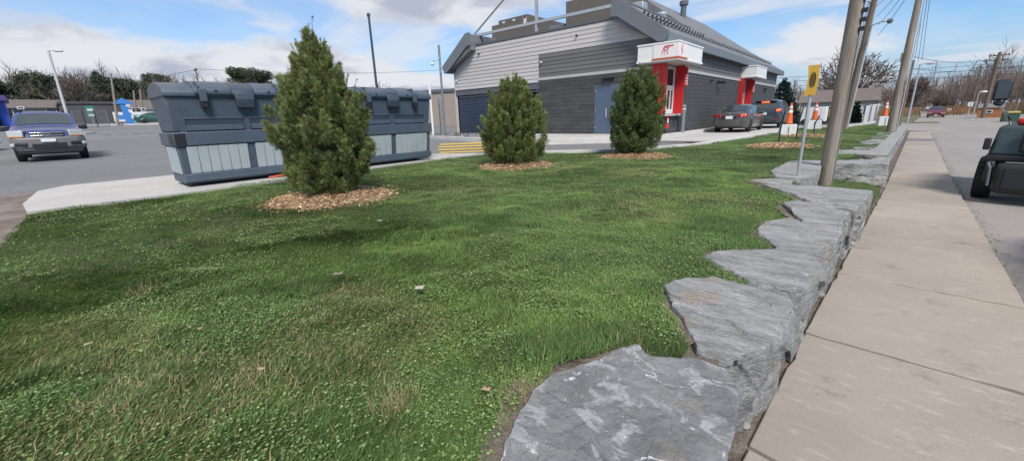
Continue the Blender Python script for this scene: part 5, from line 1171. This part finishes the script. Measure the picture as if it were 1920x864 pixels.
for k, zz in enumerate((4.2, 5.0, 5.8)): wire((-30, 62+4*k, zz), (30, 78+4*k, zz+.4), .4, .022, ['lower', 'middle', 'upper'][k]+' wire across the far street in front of the bare trees')
wire((9.1, 74.5, 4.9), (26, 40, 6.6), .8, .03, 'thick wire running right from the leaning pole'); wire((10, 16, 7.7), (1.2, 46, 12.0), .5, .02, 'wire crossing the top right corner')
wire(ond(-100, 190, 90), ond(372, 130, 95), .6, .03, 'left wire above the tree line'); wire(ond(372, 130, 95), ond(850, 130, 110), .8, .03, 'wire from the crossarm pole towards the restaurant')
for k, (a, b_) in enumerate(zip([(9.1, 74.5, 6.2)]+rp, rp)):
    for s in (-.9, .9): wire((a[0]+s, a[1], a[2]-.25), (b_[0]+s, b_[1], b_[2]-.25), .5, .03, ['first', 'second', 'third', 'fourth', 'fifth'][k]+' span of the '+('left' if s < 0 else 'right')+' wire on the receding poles')
# ------------------------------------------------------------------ vegetation
M_leafc = attr_mat('cedar_leaf', .6, .22, .3); M_bark = mat('bark', (.085, .068, .055), .95, var=.3, scale=8, bump=.6, bscale=18)
def frond():                                    # flat branching spray in the x-z plane
    tv, tf = [], []
    def leaflet(b, ang, L, w):
        d = np.array((math.sin(ang), math.cos(ang))); nrm = np.array((d[1], -d[0])); o = len(tv)
        for q in (b+nrm*w, b+d*L, b-nrm*w): tv.append((q[0], .03*L*math.sin(ang*3), q[1]))
        tf.append((o, o+1, o+2))
    leaflet(np.array((0., 0.)), 0, 1.0, .055)
    for s in (-1, 1):
        for f, L in ((.22, .55), (.52, .44)): leaflet(np.array((0., f)), s*.75, L, .052)
    return tv, tf
FV, FF = frond()
def cedar(loc, h, prof, label, seed, plumes=150, per=150, size=.085, tint=(1, 1, 1), shoots=14):
    t = thing('cedar_shrub', label, 'cedar', loc, 0, 'young cedars in mulch beds'); g = np.random.default_rng(seed)
    MB().tube([(0, 0, 0), (.01, 0, h*.5), (0, .01, h*.97)], [.05, .03, .006], 8).build('trunk', M_bark, t)
    pz = np.array([p[0] for p in prof])*h; pr = np.array([p[1] for p in prof]); PP, RR, SS, CC = [], [], [], []; b = MB()
    def plume(base, d, L, rad, n, sz, brown):
        d = d/np.linalg.norm(d); f = g.uniform(0, 1, n)**.8; w = rad*(1-f)**.6*np.sqrt(g.uniform(0, 1, n)); a = g.uniform(0, 6.2832, n)
        u_ = np.cross(d, (0, 0, 1.0)); u_ = u_/(np.linalg.norm(u_)+1e-6); v_ = np.cross(d, u_)
        off = u_[None]*(w*np.cos(a))[:, None]+v_[None]*(w*np.sin(a))[:, None]
        pos = base[None]+d[None]*(f*L)[:, None]+off; PP.append(pos)
        ax = d[None]*g.uniform(.7, 1.2, n)[:, None]+off/(rad+1e-6)*.75+g.normal(0, .42, (n, 3))+np.array([0, 0, .12]); ax /= np.linalg.norm(ax, axis=1)[:, None]
        s_ = np.cross(ax, g.normal(0, 1, (n, 3))); s_ /= np.linalg.norm(s_, axis=1)[:, None]; nn2 = np.cross(ax, s_)
        RR.append(np.stack([s_, nn2, ax], -1)); SS.append(sz*g.uniform(.55, 1.3, n))
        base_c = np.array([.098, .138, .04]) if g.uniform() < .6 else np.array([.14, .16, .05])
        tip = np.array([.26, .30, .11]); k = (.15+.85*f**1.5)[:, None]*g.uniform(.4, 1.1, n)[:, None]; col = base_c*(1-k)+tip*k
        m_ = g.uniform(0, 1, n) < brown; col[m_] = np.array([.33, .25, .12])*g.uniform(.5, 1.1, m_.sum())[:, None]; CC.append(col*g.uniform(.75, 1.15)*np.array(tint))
        b.tube([tuple(base-np.array([base[0]*.7, base[1]*.7, .12])), tuple(base), tuple(base+d*L*.8)], [.011, .007, .002], 3, cap=False)
    zs = []
    while len(zs) < plumes:
        z = g.uniform(.0, .97)*h
        if g.uniform() < (np.interp(z, pz, pr)/pr.max())**.9+.08: zs.append(z)
    for i_, z in enumerate(zs):
        R = float(np.interp(z, pz, pr)); a = i_*2.39996+g.normal(0, .35); q = R*g.uniform(.42, .95); L = g.uniform(.15, .36)*(1 if z < .75*h else .75)
        base = np.array([q*math.cos(a), q*math.sin(a), max(.03, z-.06)]); o_ = g.uniform(.1, .6) if z < .8*h else g.uniform(.05, .35)
        plume(base, np.array([math.cos(a)*o_, math.sin(a)*o_, 1.0]), L, g.uniform(.065, .12)*(1 if z < .75*h else .65), int(per*(.6+.8*L)), size, .03 if z < .7*h else .14)
    for k in range(int(plumes*.5)):                # inner growth
        z = g.uniform(.03, .85)*h; R = float(np.interp(z, pz, pr)); a = g.uniform(0, 6.28); q = R*g.uniform(0, .55); plume(np.array([q*math.cos(a), q*math.sin(a), z]), np.array([math.cos(a)*.5, math.sin(a)*.5, 1.0]), .3, .13, int(per*.6), size, .06)
    for k in range(shoots):                       # thin leading shoots that break the outline
        z = g.uniform(.55, .98)*h; R = float(np.interp(z, pz, pr)); a = g.uniform(0, 6.28); q = R*g.uniform(.5, 1.0); o_ = g.uniform(.0, .5)
        plume(np.array([q*math.cos(a), q*math.sin(a), z]), np.array([math.cos(a)*o_, math.sin(a)*o_, 1.0]), g.uniform(.2, .36), .022, 34, size*.55, .3)
    plume(np.array([0, 0, .9*h]), np.array([.02, .01, 1.0]), .18*h, .03, 60, size*.55, .25)
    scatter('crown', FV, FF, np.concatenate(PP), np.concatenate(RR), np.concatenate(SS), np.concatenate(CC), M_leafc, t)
    b.build('branches', M_bark, t)
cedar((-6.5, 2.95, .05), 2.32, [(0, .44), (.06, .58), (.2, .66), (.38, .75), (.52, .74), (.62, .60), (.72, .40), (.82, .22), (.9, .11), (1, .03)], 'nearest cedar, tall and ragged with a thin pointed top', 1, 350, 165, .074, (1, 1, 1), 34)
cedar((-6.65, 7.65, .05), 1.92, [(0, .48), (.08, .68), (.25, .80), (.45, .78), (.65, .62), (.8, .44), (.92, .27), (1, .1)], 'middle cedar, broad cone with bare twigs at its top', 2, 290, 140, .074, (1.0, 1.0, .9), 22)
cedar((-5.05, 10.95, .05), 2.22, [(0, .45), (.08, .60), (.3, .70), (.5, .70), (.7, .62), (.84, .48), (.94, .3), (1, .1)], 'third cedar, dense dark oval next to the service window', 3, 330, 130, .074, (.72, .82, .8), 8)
# trees of the background
def branches(g, p, d, L, r, lev, maxlev, out, spread, split):
    n = 3; pts = [p]; rr = [r]; q = p; dd = d
    for k in range(n):
        dd = (dd+Vector((g.gauss(0, .12), g.gauss(0, .12), g.gauss(.02, .08)))).normalized(); q = q+dd*L/n; pts.append(q); rr.append(r*(1-.45*(k+1)/n))
    out[min(lev, 2)].append((pts, rr))
    if lev >= maxlev: return
    for k in range(split[lev]):
        f = g.uniform(.35, 1.0) if k else 1.0; i = min(n-1, int(f*n)); b0 = pts[i].lerp(pts[i+1], f*n-i)
        ax = dd.orthogonal().normalized(); ax.rotate(Matrix.Rotation(g.uniform(0, 6.28), 3, dd)); nd = dd.copy(); nd.rotate(Matrix.Rotation(g.uniform(.5, 1.1)*spread if k else g.uniform(.05, .3), 3, ax))
        nd = (nd+Vector((0, 0, .16))).normalized(); branches(g, b0, nd, L*g.uniform(.55, .8), r*.55*(1-.2*f)+.001, lev+1, maxlev, out, spread, split)
M_bark2 = mat('bare_bark', (.13, .105, .09), .95, var=.25, scale=5); M_twig = mat('twigs', (.15, .115, .10), .95, var=.2, scale=3)
def bare_tree(loc, h, label, seed, maxlev=4, split=(6, 4, 4, 4), spread=.9, rmin=.012, trunk=.3):
    g = random.Random(seed); out = {0: [], 1: [], 2: []}; branches(g, Vector((0, 0, -.2)), Vector((0, 0, 1)), h*trunk, h*.024, 0, maxlev, out, spread, split)
    allp = [p.z for l in out.values() for pts, _ in l for p in pts]; f = h/max(allp)
    t = thing('bare_tree', label, 'tree', loc, 0, 'bare trees of the background')
    for nm, keys, sg, m_ in (('trunk', (0, 1), 6, M_bark2), ('crown', (2,), 3, M_twig)):
        b = MB()
        for kk in keys:
            for pts, rr in out[kk]: b.tube([p*f for p in pts], [max(rmin, q) for q in rr], sg, cap=False)
        me = bpy.data.meshes.new(nm); me.from_pydata(b.v, [], b.f); link(nm, me, m_, t)
M_needle = attr_mat('needles', .7, .1, .2)
def conifer(loc, h, r, label, seed, n=1500, kind='spruce', tint=(.03, .05, .032), size=.5):
    t = thing('spruce_tree' if kind == 'spruce' else 'pine_tree', label, 'tree', loc, 0, 'evergreen trees of the background'); g = np.random.default_rng(seed)
    MB().tube([(0, 0, -.2), (0, 0, h*.9)], [.022*h, .004*h], 7).build('trunk', M_bark, t)
    if kind == 'spruce':
        z = h*(1-np.sqrt(g.uniform(0, 1, n)))*.95+.05*h; tier = np.sin(z/h*46)*.12; R = r*(1-z/h)**.85*(1+tier); q = R*np.sqrt(g.uniform(.1, 1, n)); a = g.uniform(0, 6.28, n); pos = np.c_[q*np.cos(a), q*np.sin(a), z-.12*q]; 
    else:
        nc = 34; ca = g.uniform(0, 6.28, nc); cz = h*g.uniform(.38, .95, nc); cr = r*g.uniform(.1, .95, nc)*np.interp(cz/h, [.38, .6, .95], [1.0, .85, .3]); i = g.integers(0, nc, n); v_ = g.normal(0, 1, (n, 3)); v_ /= np.linalg.norm(v_, axis=1)[:, None]
        s_ = r*.30*g.uniform(.4, 1, n)[:, None]; pos = np.c_[cr[i]*np.cos(ca[i]), cr[i]*np.sin(ca[i]), cz[i]]+v_*s_*np.array([1.1, 1.1, .55]); a = np.arctan2(pos[:, 1], pos[:, 0])
        b = MB()
        for k in range(nc): b.tube([(0, 0, cz[k]*.85), (cr[k]*math.cos(ca[k]), cr[k]*math.sin(ca[k]), cz[k])], [.008*h, .003*h], 4)
        b.build('limbs', M_bark, t)
    n = len(pos); col = np.array(tint)*g.uniform(.55, 1.7, n)[:, None]
    tv = [(-.5, 0, 0), (.1, .1, -.15), (.6, 0, .1), (0, -.1, .3), (-.3, .25, .15), (.35, -.3, .2)]; tf = [(0, 1, 2), (2, 3, 0), (0, 4, 3), (1, 5, 2)]
    scatter('crown', tv, tf, pos, rotm(a+g.normal(0, .5, n), g.normal(0, .6, n)), size*g.uniform(.5, 1.3, n), col, M_needle, t)
def gp(px_, py_, D): p = ond(px_, py_, D); return (p.x, p.y, G(p.x, p.y)-.05)
def hgt(px_, py_, D): p = ond(px_, py_, D); return p.z-G(p.x, p.y)
# right: bare street trees, spruce, far wood
bare_tree(gp(1585, 215, 72), hgt(1600, 76, 72), 'large bare spreading tree behind the bungalow and wooden poles', 4, 5, (8, 5, 4, 3, 3), 1.05, .034, .28)
bare_tree(gp(1705, 205, 120), hgt(1705, 140, 120), 'rounded bare tree behind the tall pole at the row end', 6, 5, (7, 5, 4, 3, 3), 1.0, .045, .3)
bare_tree(gp(1665, 205, 115), hgt(1665, 148, 115), 'smaller bare tree left of the tall pole', 9, 4, (6, 4, 4, 3), .9, .03)
bare_tree(gp(1545, 210, 80), hgt(1540, 150, 80), 'thin bare tree left of the bungalow', 14, 4, (6, 4, 4, 3), .8, .025)
bare_tree(gp(1490, 210, 75), hgt(1490, 150, 75), 'thin bare tree right of the restaurant spruce', 13, 4, (5, 4, 4, 3), .7, .02)
conifer(gp(1463, 216, 58), hgt(1463, 148, 58), 2.2, 'blue-green spruce at the far corner of the restaurant', 5, 2600, 'spruce', (.07, .105, .09), .55)
conifer(gp(1603, 222, 62), hgt(1603, 188, 62), .75, 'slim dark evergreen in front of the bungalow', 8, 900, 'spruce', (.03, .05, .028), .3)
conifer(gp(1722, 203, 190), hgt(1722, 174, 190), 8, 'dark evergreen clump at the end of the far road', 15, 2200, 'pine', (.055, .072, .045), 1.6)
conifer(gp(1735, 203, 200), hgt(1735, 178, 200), 7, 'second dark evergreen at the end of the far road', 16, 1800, 'pine', (.052, .07, .045), 1.6)
def wood(name, label, pts, n, hs, seed, tint, twig=26, wz=.08):
    g = np.random.default_rng(seed); P = []; Rr = []; S_ = []; Cc = []
    for k in range(n):
        f = g.uniform(0, 1)*(len(pts)-1); i = int(f); a, b_ = pts[i], pts[i+1]; x = a[0]+(b_[0]-a[0])*(f-i)+g.normal(0, a[2]); y = a[1]+(b_[1]-a[1])*(f-i)+g.normal(0, a[2]); h = (hs[i]+(hs[i+1]-hs[i])*(f-i))*g.uniform(.7, 1.12); z = G(x, y)-.1
        P.append((x, y, z)); Rr.append((g.uniform(0, 6.28), g.normal(0, .05))); S_.append((wz*1.6, wz*1.6, h)); Cc.append(np.array(tint)*g.uniform(.6, 1.2))
        for q in range(twig):
            zz = g.uniform(.2, .95)*h; P.append((x, y, z+zz)); Rr.append((g.uniform(0, 6.28), g.uniform(.2, 1.0))); S_.append((wz, wz, (h-zz)*.5+h*.12)); Cc.append(np.array(tint)*g.uniform(.7, 1.5))
    R_ = np.array(Rr); o = scatter(name, [(-.5, 0, 0), (.5, 0, 0), (0, .5, 0), (0, 0, 1)], [(0, 1, 3), (1, 2, 3), (2, 0, 3)], np.array(P), rotm(R_[:, 0], R_[:, 1]), np.array(S_), np.array(Cc), M_woodm)
    tag(o, label, 'woodland', kind='stuff')
M_woodm = attr_mat('bare_wood', .9, 0, .1)
wood('bare_woodland', 'bare brown wood along the right of the far road', [(30, 62, 6), (28, 90, 7), (26, 130, 7), (26, 180, 7), (28, 260, 8)], 620, [8.5, 9.5, 10, 11, 12], 31, (.125, .10, .09))
wood('bare_woodland', 'bare brown wood behind the bungalow', [(-18, 120, 8), (0, 135, 8), (8, 170, 8)], 240, [7, 7.5, 8], 32, (.12, .095, .085))
wood('brown_scrub', 'tall brown weeds edging the far road', [(8.5, 92, 1.0), (13, 140, 1.2), (15, 180, 1.5)], 900, [1.1, 1.2, 1.3], 33, (.20, .12, .07), 5, .07)
wood('brown_scrub', 'brown weeds left of the far road', [(1, 96, 1.2), (3.6, 125, 1.2), (6.0, 170, 1.5)], 700, [1.2, 1.3, 1.3], 34, (.20, .125, .075), 5, .07)
wood('brown_scrub', 'brown scrub behind the orange shed', [(14, 98, 1.5), (26, 78, 2), (40, 64, 2)], 600, [2.0, 2.2, 2.4], 35, (.15, .10, .07), 8, .06)
# left: tree line behind the lot
wood('bare_woodland', 'grey-brown bare wood behind the low buildings at left', [(-120, -60, 8), (-118, -20, 7), (-116, 10, 7), (-112, 40, 7)], 950, [9.5, 9.5, 9, 8], 36, (.115, .095, .085), 22, .11)
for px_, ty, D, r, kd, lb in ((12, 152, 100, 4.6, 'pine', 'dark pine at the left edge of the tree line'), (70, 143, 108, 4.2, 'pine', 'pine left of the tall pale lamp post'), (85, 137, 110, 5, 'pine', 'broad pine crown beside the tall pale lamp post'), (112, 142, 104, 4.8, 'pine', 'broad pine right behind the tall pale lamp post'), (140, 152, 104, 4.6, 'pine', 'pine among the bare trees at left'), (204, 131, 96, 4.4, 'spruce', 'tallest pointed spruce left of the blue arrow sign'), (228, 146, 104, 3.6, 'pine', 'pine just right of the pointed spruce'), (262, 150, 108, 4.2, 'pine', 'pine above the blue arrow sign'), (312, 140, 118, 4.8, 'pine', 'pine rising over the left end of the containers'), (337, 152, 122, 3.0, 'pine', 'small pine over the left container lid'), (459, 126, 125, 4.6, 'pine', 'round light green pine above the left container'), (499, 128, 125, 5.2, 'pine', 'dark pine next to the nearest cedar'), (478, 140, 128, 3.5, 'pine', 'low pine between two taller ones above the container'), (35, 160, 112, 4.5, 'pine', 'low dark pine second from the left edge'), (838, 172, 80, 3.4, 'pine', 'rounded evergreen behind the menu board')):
    l = gp(px_, 225, D); h = hgt(px_, ty, D); conifer(l, h, r, lb, int(px_)+3, 6500 if kd == 'pine' else 5500, kd, (.12, .16, .085) if 'light' in lb else (.115, .14, .092), .42)  # crown tints lightened: distance haze is put into the needle colour
for px_, ty, D, lb in ((165, 128, 92, 'tall bare tree between the pale lamp post and the spruce'), (135, 132, 98, 'bare tree just right of the pale lamp post'), (52, 165, 96, 'small bare tree behind the gas station'), (714, 150, 120, 'small bare tree at the foot of the dark blue lamp post')):
    bare_tree(gp(px_, 225, D), hgt(px_, ty, D), lb, int(px_), 4, (7, 5, 4, 3), .8, .028)
# ------------------------------------------------------------------ far buildings
M_bwall = mat('beige_wall', (.44, .40, .34), .8, var=.08); M_broof = mat('brown_roof', (.14, .115, .105), .85, var=.15, scale=2); M_dark = mat('dark_wall', (.075, .07, .072), .8, var=.12, scale=.6); M_wwall = mat('white_wall', (.68, .67, .66), .7, var=.05)
def house(loc, rz, L, W, h, rh, label, mw, mr, wins, doors=(), name='house', ov=.4):
    t = thing(name, label, 'house' if name == 'house' else 'building', loc, rz)
    MB().box(-L/2, L/2, -W/2, W/2, -1, h).build('wall', mw, t)
    if rh: MB().prism([(-W/2-ov, h), (W/2+ov, h), (0, h+rh)], 0, -L/2-ov, L/2+ov).build('roof', mr, t)
    else: MB().box(-L/2-.15, L/2+.15, -W/2-.15, W/2+.15, h, h+.3).build('roof', mr, t)
    for x0, x1, z0, z1 in wins:
        f = MB().box(x0, x1, -W/2-.06, -W/2, z0, z1).build('window', M_frame, t); nx = 2 if x1-x0 > 1 else 1
        for k in range(nx):
            a = x0+.08+k*(x1-x0-.08)/nx; MB().box(a, a+(x1-x0-.08)/nx-.08, -W/2-.075, -W/2-.06, z0+.08, z1-.08).build('pane', M_glass, f)
    for x0, x1, z1, m_ in doors: MB().box(x0, x1, -W/2-.05, -W/2, 0, z1).build('door', m_, t)
    return t
hp = gp(1561, 224, 64)
H_ = house((hp[0], hp[1]+3, -.75), math.radians(3), 7.0, 6, 2.5, 1.5, 'beige bungalow with brown roof behind the cones', M_bwall, M_broof, ((1.2, 2.2, .9, 2.1), (2.5, 3.2, .9, 2.1), (-.9, .2, 1.0, 2.0)), ((2.25, 2.45, 2.1, M_frame),))
MB().box(-3.4, -1.5, -3.1, -3.0, .1, 1.9).build('garage_door', M_wwall, H_)
g_ = thing('garden_shelter', 'white lattice shelter at the right end of the bungalow', 'shelter', gp(1630, 224, 60)); MB().hexa([(-.45, -.5, 0), (.45, -.5, 0), (.45, .5, 0), (-.45, .5, 0)], [(-.5, -.5, 1.9), (.65, -.5, 2.1), (.65, .5, 2.1), (-.5, .5, 1.9)]).build('canvas', M_wwall, g_)
for a in (-.5, .0, .45): MB().box(a, a+.05, -.58, -.52, 0, 1.95).build('post', M_steel, g_)
t = thing('box_trailer', 'long white trailer parked behind the nearest cones', 'trailer', (-5.0, 50, G(-5.0, 50)), 0); MB().box(-1.0, 1.0, 0, 2, .35, 1.7).build('box', M_wwall, t, bevel=.03)
for a in (-.6, .6): MB().lathe([(.3, 0), (.3, .2)], 14, (a, -.02, .3), 1).build('wheel', M_tyre, t)
for k in range(3): MB().box(-.6+k*.6, -.585+k*.6, -.012, 0, .4, 1.65).build('panel_joint', M_steel, t)
b_ = gp(1540, 225, 60); t = thing('hedge', 'dark clipped hedge in front of the bungalow', 'hedge', (b_[0]-1.2, b_[1], b_[2])); g = np.random.default_rng(77); n = 2600
scatter('foliage', [(-.5, 0, 0), (.1, .1, -.15), (.6, 0, .1), (0, -.1, .3)], [(0, 1, 2), (2, 3, 0)], np.c_[g.uniform(-2.3, 2.3, n), g.uniform(-.5, .5, n), g.uniform(0, 1.15, n)+.1*np.sin(np.arange(n))], rotm(g.uniform(0, 6.3, n), g.normal(0, .6, n)), g.uniform(.1, .26, n), np.array([.032, .045, .025])*g.uniform(.6, 1.6, n)[:, None], M_needle, t)
t = thing('hazard_sign', 'small yellow hazard marker beside the hedge', 'sign', gp(1556, 226, 57)); MB().box(-.03, .03, 0, .05, 0, 1.1).build('post', M_steel, t); MB().box(-.2, .2, -.02, 0, .9, 1.7).build('panel', M_ysign, t)
for k in range(3): MB().obox((0, -.03, 1.08+.22*k), (.34, .01, .07), Matrix.Rotation(.6, 3, 'Y')).build('stripe', M_black, t)
# right: orange shed, signs, lamp
sp_ = gp(1856, 222, 76); house((sp_[0], sp_[1]+1.2, -.75), math.radians(-6), 1.9, 1.6, 1.25, .5, 'orange wooden shed with grey roof right of the far road', mat('orange_wood', (.36, .14, .06), .8, var=.15, scale=4), mat('grey_shed_roof', (.17, .17, .18), .8), ((-.3, .2, .6, 1.0),), name='shed', ov=.12)
t = thing('waste_bin', 'dark green bin with yellow lid beside the orange shed', 'bin', gp(1893, 224, 60)); MB().box(-.5, .5, -.5, .6, 0, .85).build('body', mat('bin_green', (.03, .07, .05), .6), t, bevel=.04); MB().box(-.3, .45, -.55, .62, .85, 1.0).build('lid', mat('bin_yellow', (.5, .4, .1), .6), t, bevel=.04)
for px_, py_, ty, D, w, lb in ((1815, 213, 191, 70, .2, 'white notice board on a post left of the orange shed'), (1741, 207, 196, 120, .4, 'small white sign at the end of the far road'), (1779, 210, 203, 100, .25, 'pale round board in the brown weeds')):
    a = gp(px_, py_, D); hh_ = hgt(px_, ty, D); t = thing('road_sign', lb, 'sign', a); MB().tube([(0, 0, 0), (0, 0, hh_-.05)], .05, 6).build('post', M_galv, t); MB().box(-w, w, -.06, -.02, hh_-w*2.2, hh_).build('panel', M_wwall, t); MB().box(-w*.2, w*.2, -.064, -.06, hh_-w*1.7, hh_-w*.5).build('mark', M_steel, t)
a = gp(1823, 222, 70); lamp('lamp_post', a, hgt(1831, 172, 70), .05, M_galv, 'slender street lamp left of the orange shed', .15, (.2,))
a = gp(1684, 226, 50); lamp('lamp_post', (2.1, 58, -.7), 5.6, .09, M_galv, 'street lamp right of the short wooden pole', .5, (.0,))
sheet('grass_verge', [(2.0, 57.6), (4.4, 57.6), (4.4, 60.5), (2.0, 60.5)], M_ground, step=0, zf=lambda x, y: ZR+.05, thick=.1)
sheet('far_verge', [(11.6, 93), (70, 95), (70, 108), (12.4, 108)], M_ground, step=0, zf=lambda x, y: ZR+.02, thick=.1)
# left: gas station, long dark building, arrow sign, fence
def bldl(x0, x1, yt, D, yb=228):                 # building facing the lot (+X), spans two photo columns
    a = ond(x0, yb, D); b2 = ond(x1, yb, D); zt = ond((x0+x1)/2, yt, D).z; c = ((a.x+b2.x)/2, (a.y+b2.y)/2); return c, abs(b2.y-a.y), zt, G(*c)
c, L, zt, zg = bldl(122, 232, 195, 80); house((c[0]-4, c[1], zg), math.pi/2, L, 8, zt-zg, 0, 'long dark low building behind the fence', M_dark, M_dark, ((-6.5, -5.9, 1.9, 2.2), (5.0, 5.5, 1.6, 2.0)), (), 'shop_building')
c, L, zt, zg = bldl(-60, 130, 203, 88); house((c[0]-4, c[1], zg), math.pi/2, L, 9, zt-zg, 1.3, 'grey-roofed row of shops behind the gas station', mat('tan_wall', (.33, .30, .28), .8), M_broof, tuple((-L/2+3+4*k, -L/2+5+4*k, .8, 2.3) for k in range(5)), (), 'shop_building')
c, L, zt, zg = bldl(-60, 28, 196, 62); t = thing('gas_station', 'blue and purple gas station canopy at the left edge', 'gas station', (c[0], c[1], zg), math.pi/2)
M_bl = mat('station_blue', (.03, .09, .45), .5); M_pu = mat('station_purple', (.07, .045, .18), .5)
MB().box(-L/2, L/2, -3, 3, 3.0, zt-zg+.2).build('canopy', M_pu, t); MB().box(-L/2, L/2-1.2, -3.1, -3, 3.0, 3.5).build('fascia', M_wwall, t); MB().box(L/2-1.6, L/2-.9, -2.8, 2.8, 0, 3.0).build('pillar', M_bl, t); MB().box(-L/2+2, -L/2+2.5, -2, 2, 0, 3.0).build('pillar', M_bl, t)
MB().box(L/2-3.2, L/2-1.9, -3.13, -3.1, 3.05, 3.45).build('sign_panel', mat('pink_print', (.6, .2, .4), .5, var=.5, scale=3, col2=(.2, .4, .65)), t); MB().box(-.6, .6, -.4, .4, 0, 1.7).build('fuel_pump', M_wwall, t, bevel=.05)
MB().box(-L/2+.6, L/2-2, 2.2, 2.6, 0, 2.9).build('shop_front', M_wwall, t)
sg = ond(241, 227, 74); z0 = G(sg.x, sg.y); zt = ond(233, 184, 74).z-z0; t = thing('arrow_sign', 'tall blue upward arrow sign beyond the parking lot', 'sign', (sg.x, sg.y, z0), math.pi/2); M_ab = mat('arrow_blue', (.055, .22, .56), .45, var=.05)
MB().hexa([(-.2, -.3, -.1), (.6, -.3, -.1), (.6, .3, -.1), (-.2, .3, -.1)], [(-.45, -.3, zt*.78), (.25, -.3, zt*.78), (.25, .3, zt*.78), (-.45, .3, zt*.78)]).build('shaft', M_ab, t); MB().prism([(-1.05, zt*.77), (.85, zt*.77), (.85, zt*.80), (-.1, zt), (-1.05, zt*.80)], 1, -.4, .4).build('head', M_ab, t)
for k in range(3): MB().box(.35-.12*k, .75-.12*k, -.34, -.3, zt*.2+k*.75, zt*.2+k*.75+.4).build('lettering', M_wwall, t)
fz = [ond(x, 230, 64) for x in (140, 160, 182, 204)]
t = thing('mesh_fence', 'grey mesh fence panels before the long dark building', 'fence', (fz[0].x, fz[0].y, G(fz[0].x, fz[0].y)))
M_mesh = mat('fence_mesh', (.20, .20, .21), .6, metal=.3, var=.1)
for a, b2 in zip(fz, fz[1:]):
    A = a-fz[0]; Bq = b2-fz[0]
    for q in (A, Bq): MB().tube([(q.x, q.y, 0), (q.x, q.y, 1.75)], .04, 6).build('post', M_steel, t)
    for k in range(1, 12): f = k/12; MB().tube([(A.x+(Bq.x-A.x)*f, A.y+(Bq.y-A.y)*f, .05), (A.x+(Bq.x-A.x)*f, A.y+(Bq.y-A.y)*f, 1.7)], .014, 4).build('fence_bar', M_mesh, t)
    for zz in (.1, .9, 1.7): MB().tube([(A.x, A.y, zz), (Bq.x, Bq.y, zz)], .02, 4).build('rail', M_mesh, t)
gs = gp(175, 228, 72); hh_ = hgt(174, 198, 72); t = thing('post_sign', 'small green sign on a post before the dark building', 'sign', gs, math.pi/2); MB().tube([(0, 0, 0), (0, 0, hh_)], .05, 6).build('post', M_galv, t); MB().box(-.35, .35, -.1, -.05, hh_-1.35, hh_).build('panel', mat('sign_green', (.03, .22, .14), .5), t)
for k in range(2): MB().box(-.25, .25, -.106, -.1, hh_-1.2+.6*k, hh_-.95+.6*k).build('lettering', M_wwall, t)
ws_ = gp(258, 226, 80); t = thing('billboard', 'low white printed panel behind the green car', 'sign', ws_, math.pi/2); MB().box(-2.4, 2.0, -.1, 0, .2, 1.5).build('panel', M_wwall, t)
for k in range(3): MB().box(-1.9+1.3*k, -1.1+1.3*k, -.106, -.1, .5, 1.1).build('print', M_ab, t)
hp2 = gp(292, 226, 88); house((hp2[0]-3, hp2[1], hp2[2]), math.pi/2, 6, 5, 2.0, 1.6, 'small white-walled house seen left of the containers', M_wwall, M_broof, ((-1, .5, .7, 1.7),))
c2_ = gp(838, 240, 46); house((c2_[0]-3, c2_[1]+3, c2_[2]), math.radians(20), 12, 6, 3.6, 0, 'tan block building behind the menu board', mat('tan_block', (.30, .25, .21), .85, var=.12, scale=3), M_trim, ((-3, -1, 1, 2.2),), (), 'shop_building')

# grit and leaf litter along the road edge and on the stones' gap
g = np.random.default_rng(8); n = 1900; y = g.uniform(-1, 38, n); x = np.array([swr(q) for q in y])+np.abs(g.normal(.01, .09, n)); lit = attr_mat('litter', .9, .1)
cl = np.array([[.10, .06, .04], [.16, .09, .055], [.2, .16, .12], [.08, .065, .055]])[g.integers(0, 4, n)]
tag(scatter('leaf_litter', [(-.5, -.3, 0), (.5, -.25, .1), (.45, .3, .03), (-.4, .35, .12)], [(0, 1, 2, 3)], np.c_[x, y, np.full(n, ZR+.012)], rotm(g.uniform(0, 6.3, n), g.normal(0, .3, n)), g.uniform(.008, .03, n), cl, lit), 'brown leaf litter and grit along the road edge', 'leaf litter', kind='stuff')
n = 1500; y = g.uniform(.8, 12, n); x = np.array([swl(q) for q in y])-np.abs(g.normal(0, .07, n)); cl = np.array([[.14, .09, .06], [.22, .17, .12], [.09, .08, .07], [.11, .12, .06]])[g.integers(0, 4, n)]
tag(scatter('leaf_litter', [(-.5, -.3, 0), (.5, -.25, .1), (.45, .3, .03), (-.4, .35, .12)], [(0, 1, 2, 3)], np.c_[x, y, np.full(n, ZS-.045)], rotm(g.uniform(0, 6.3, n), g.normal(0, .4, n)), g.uniform(.008, .03, n), cl, lit), 'leaf litter and grit between stones and sidewalk', 'leaf litter', kind='stuff')
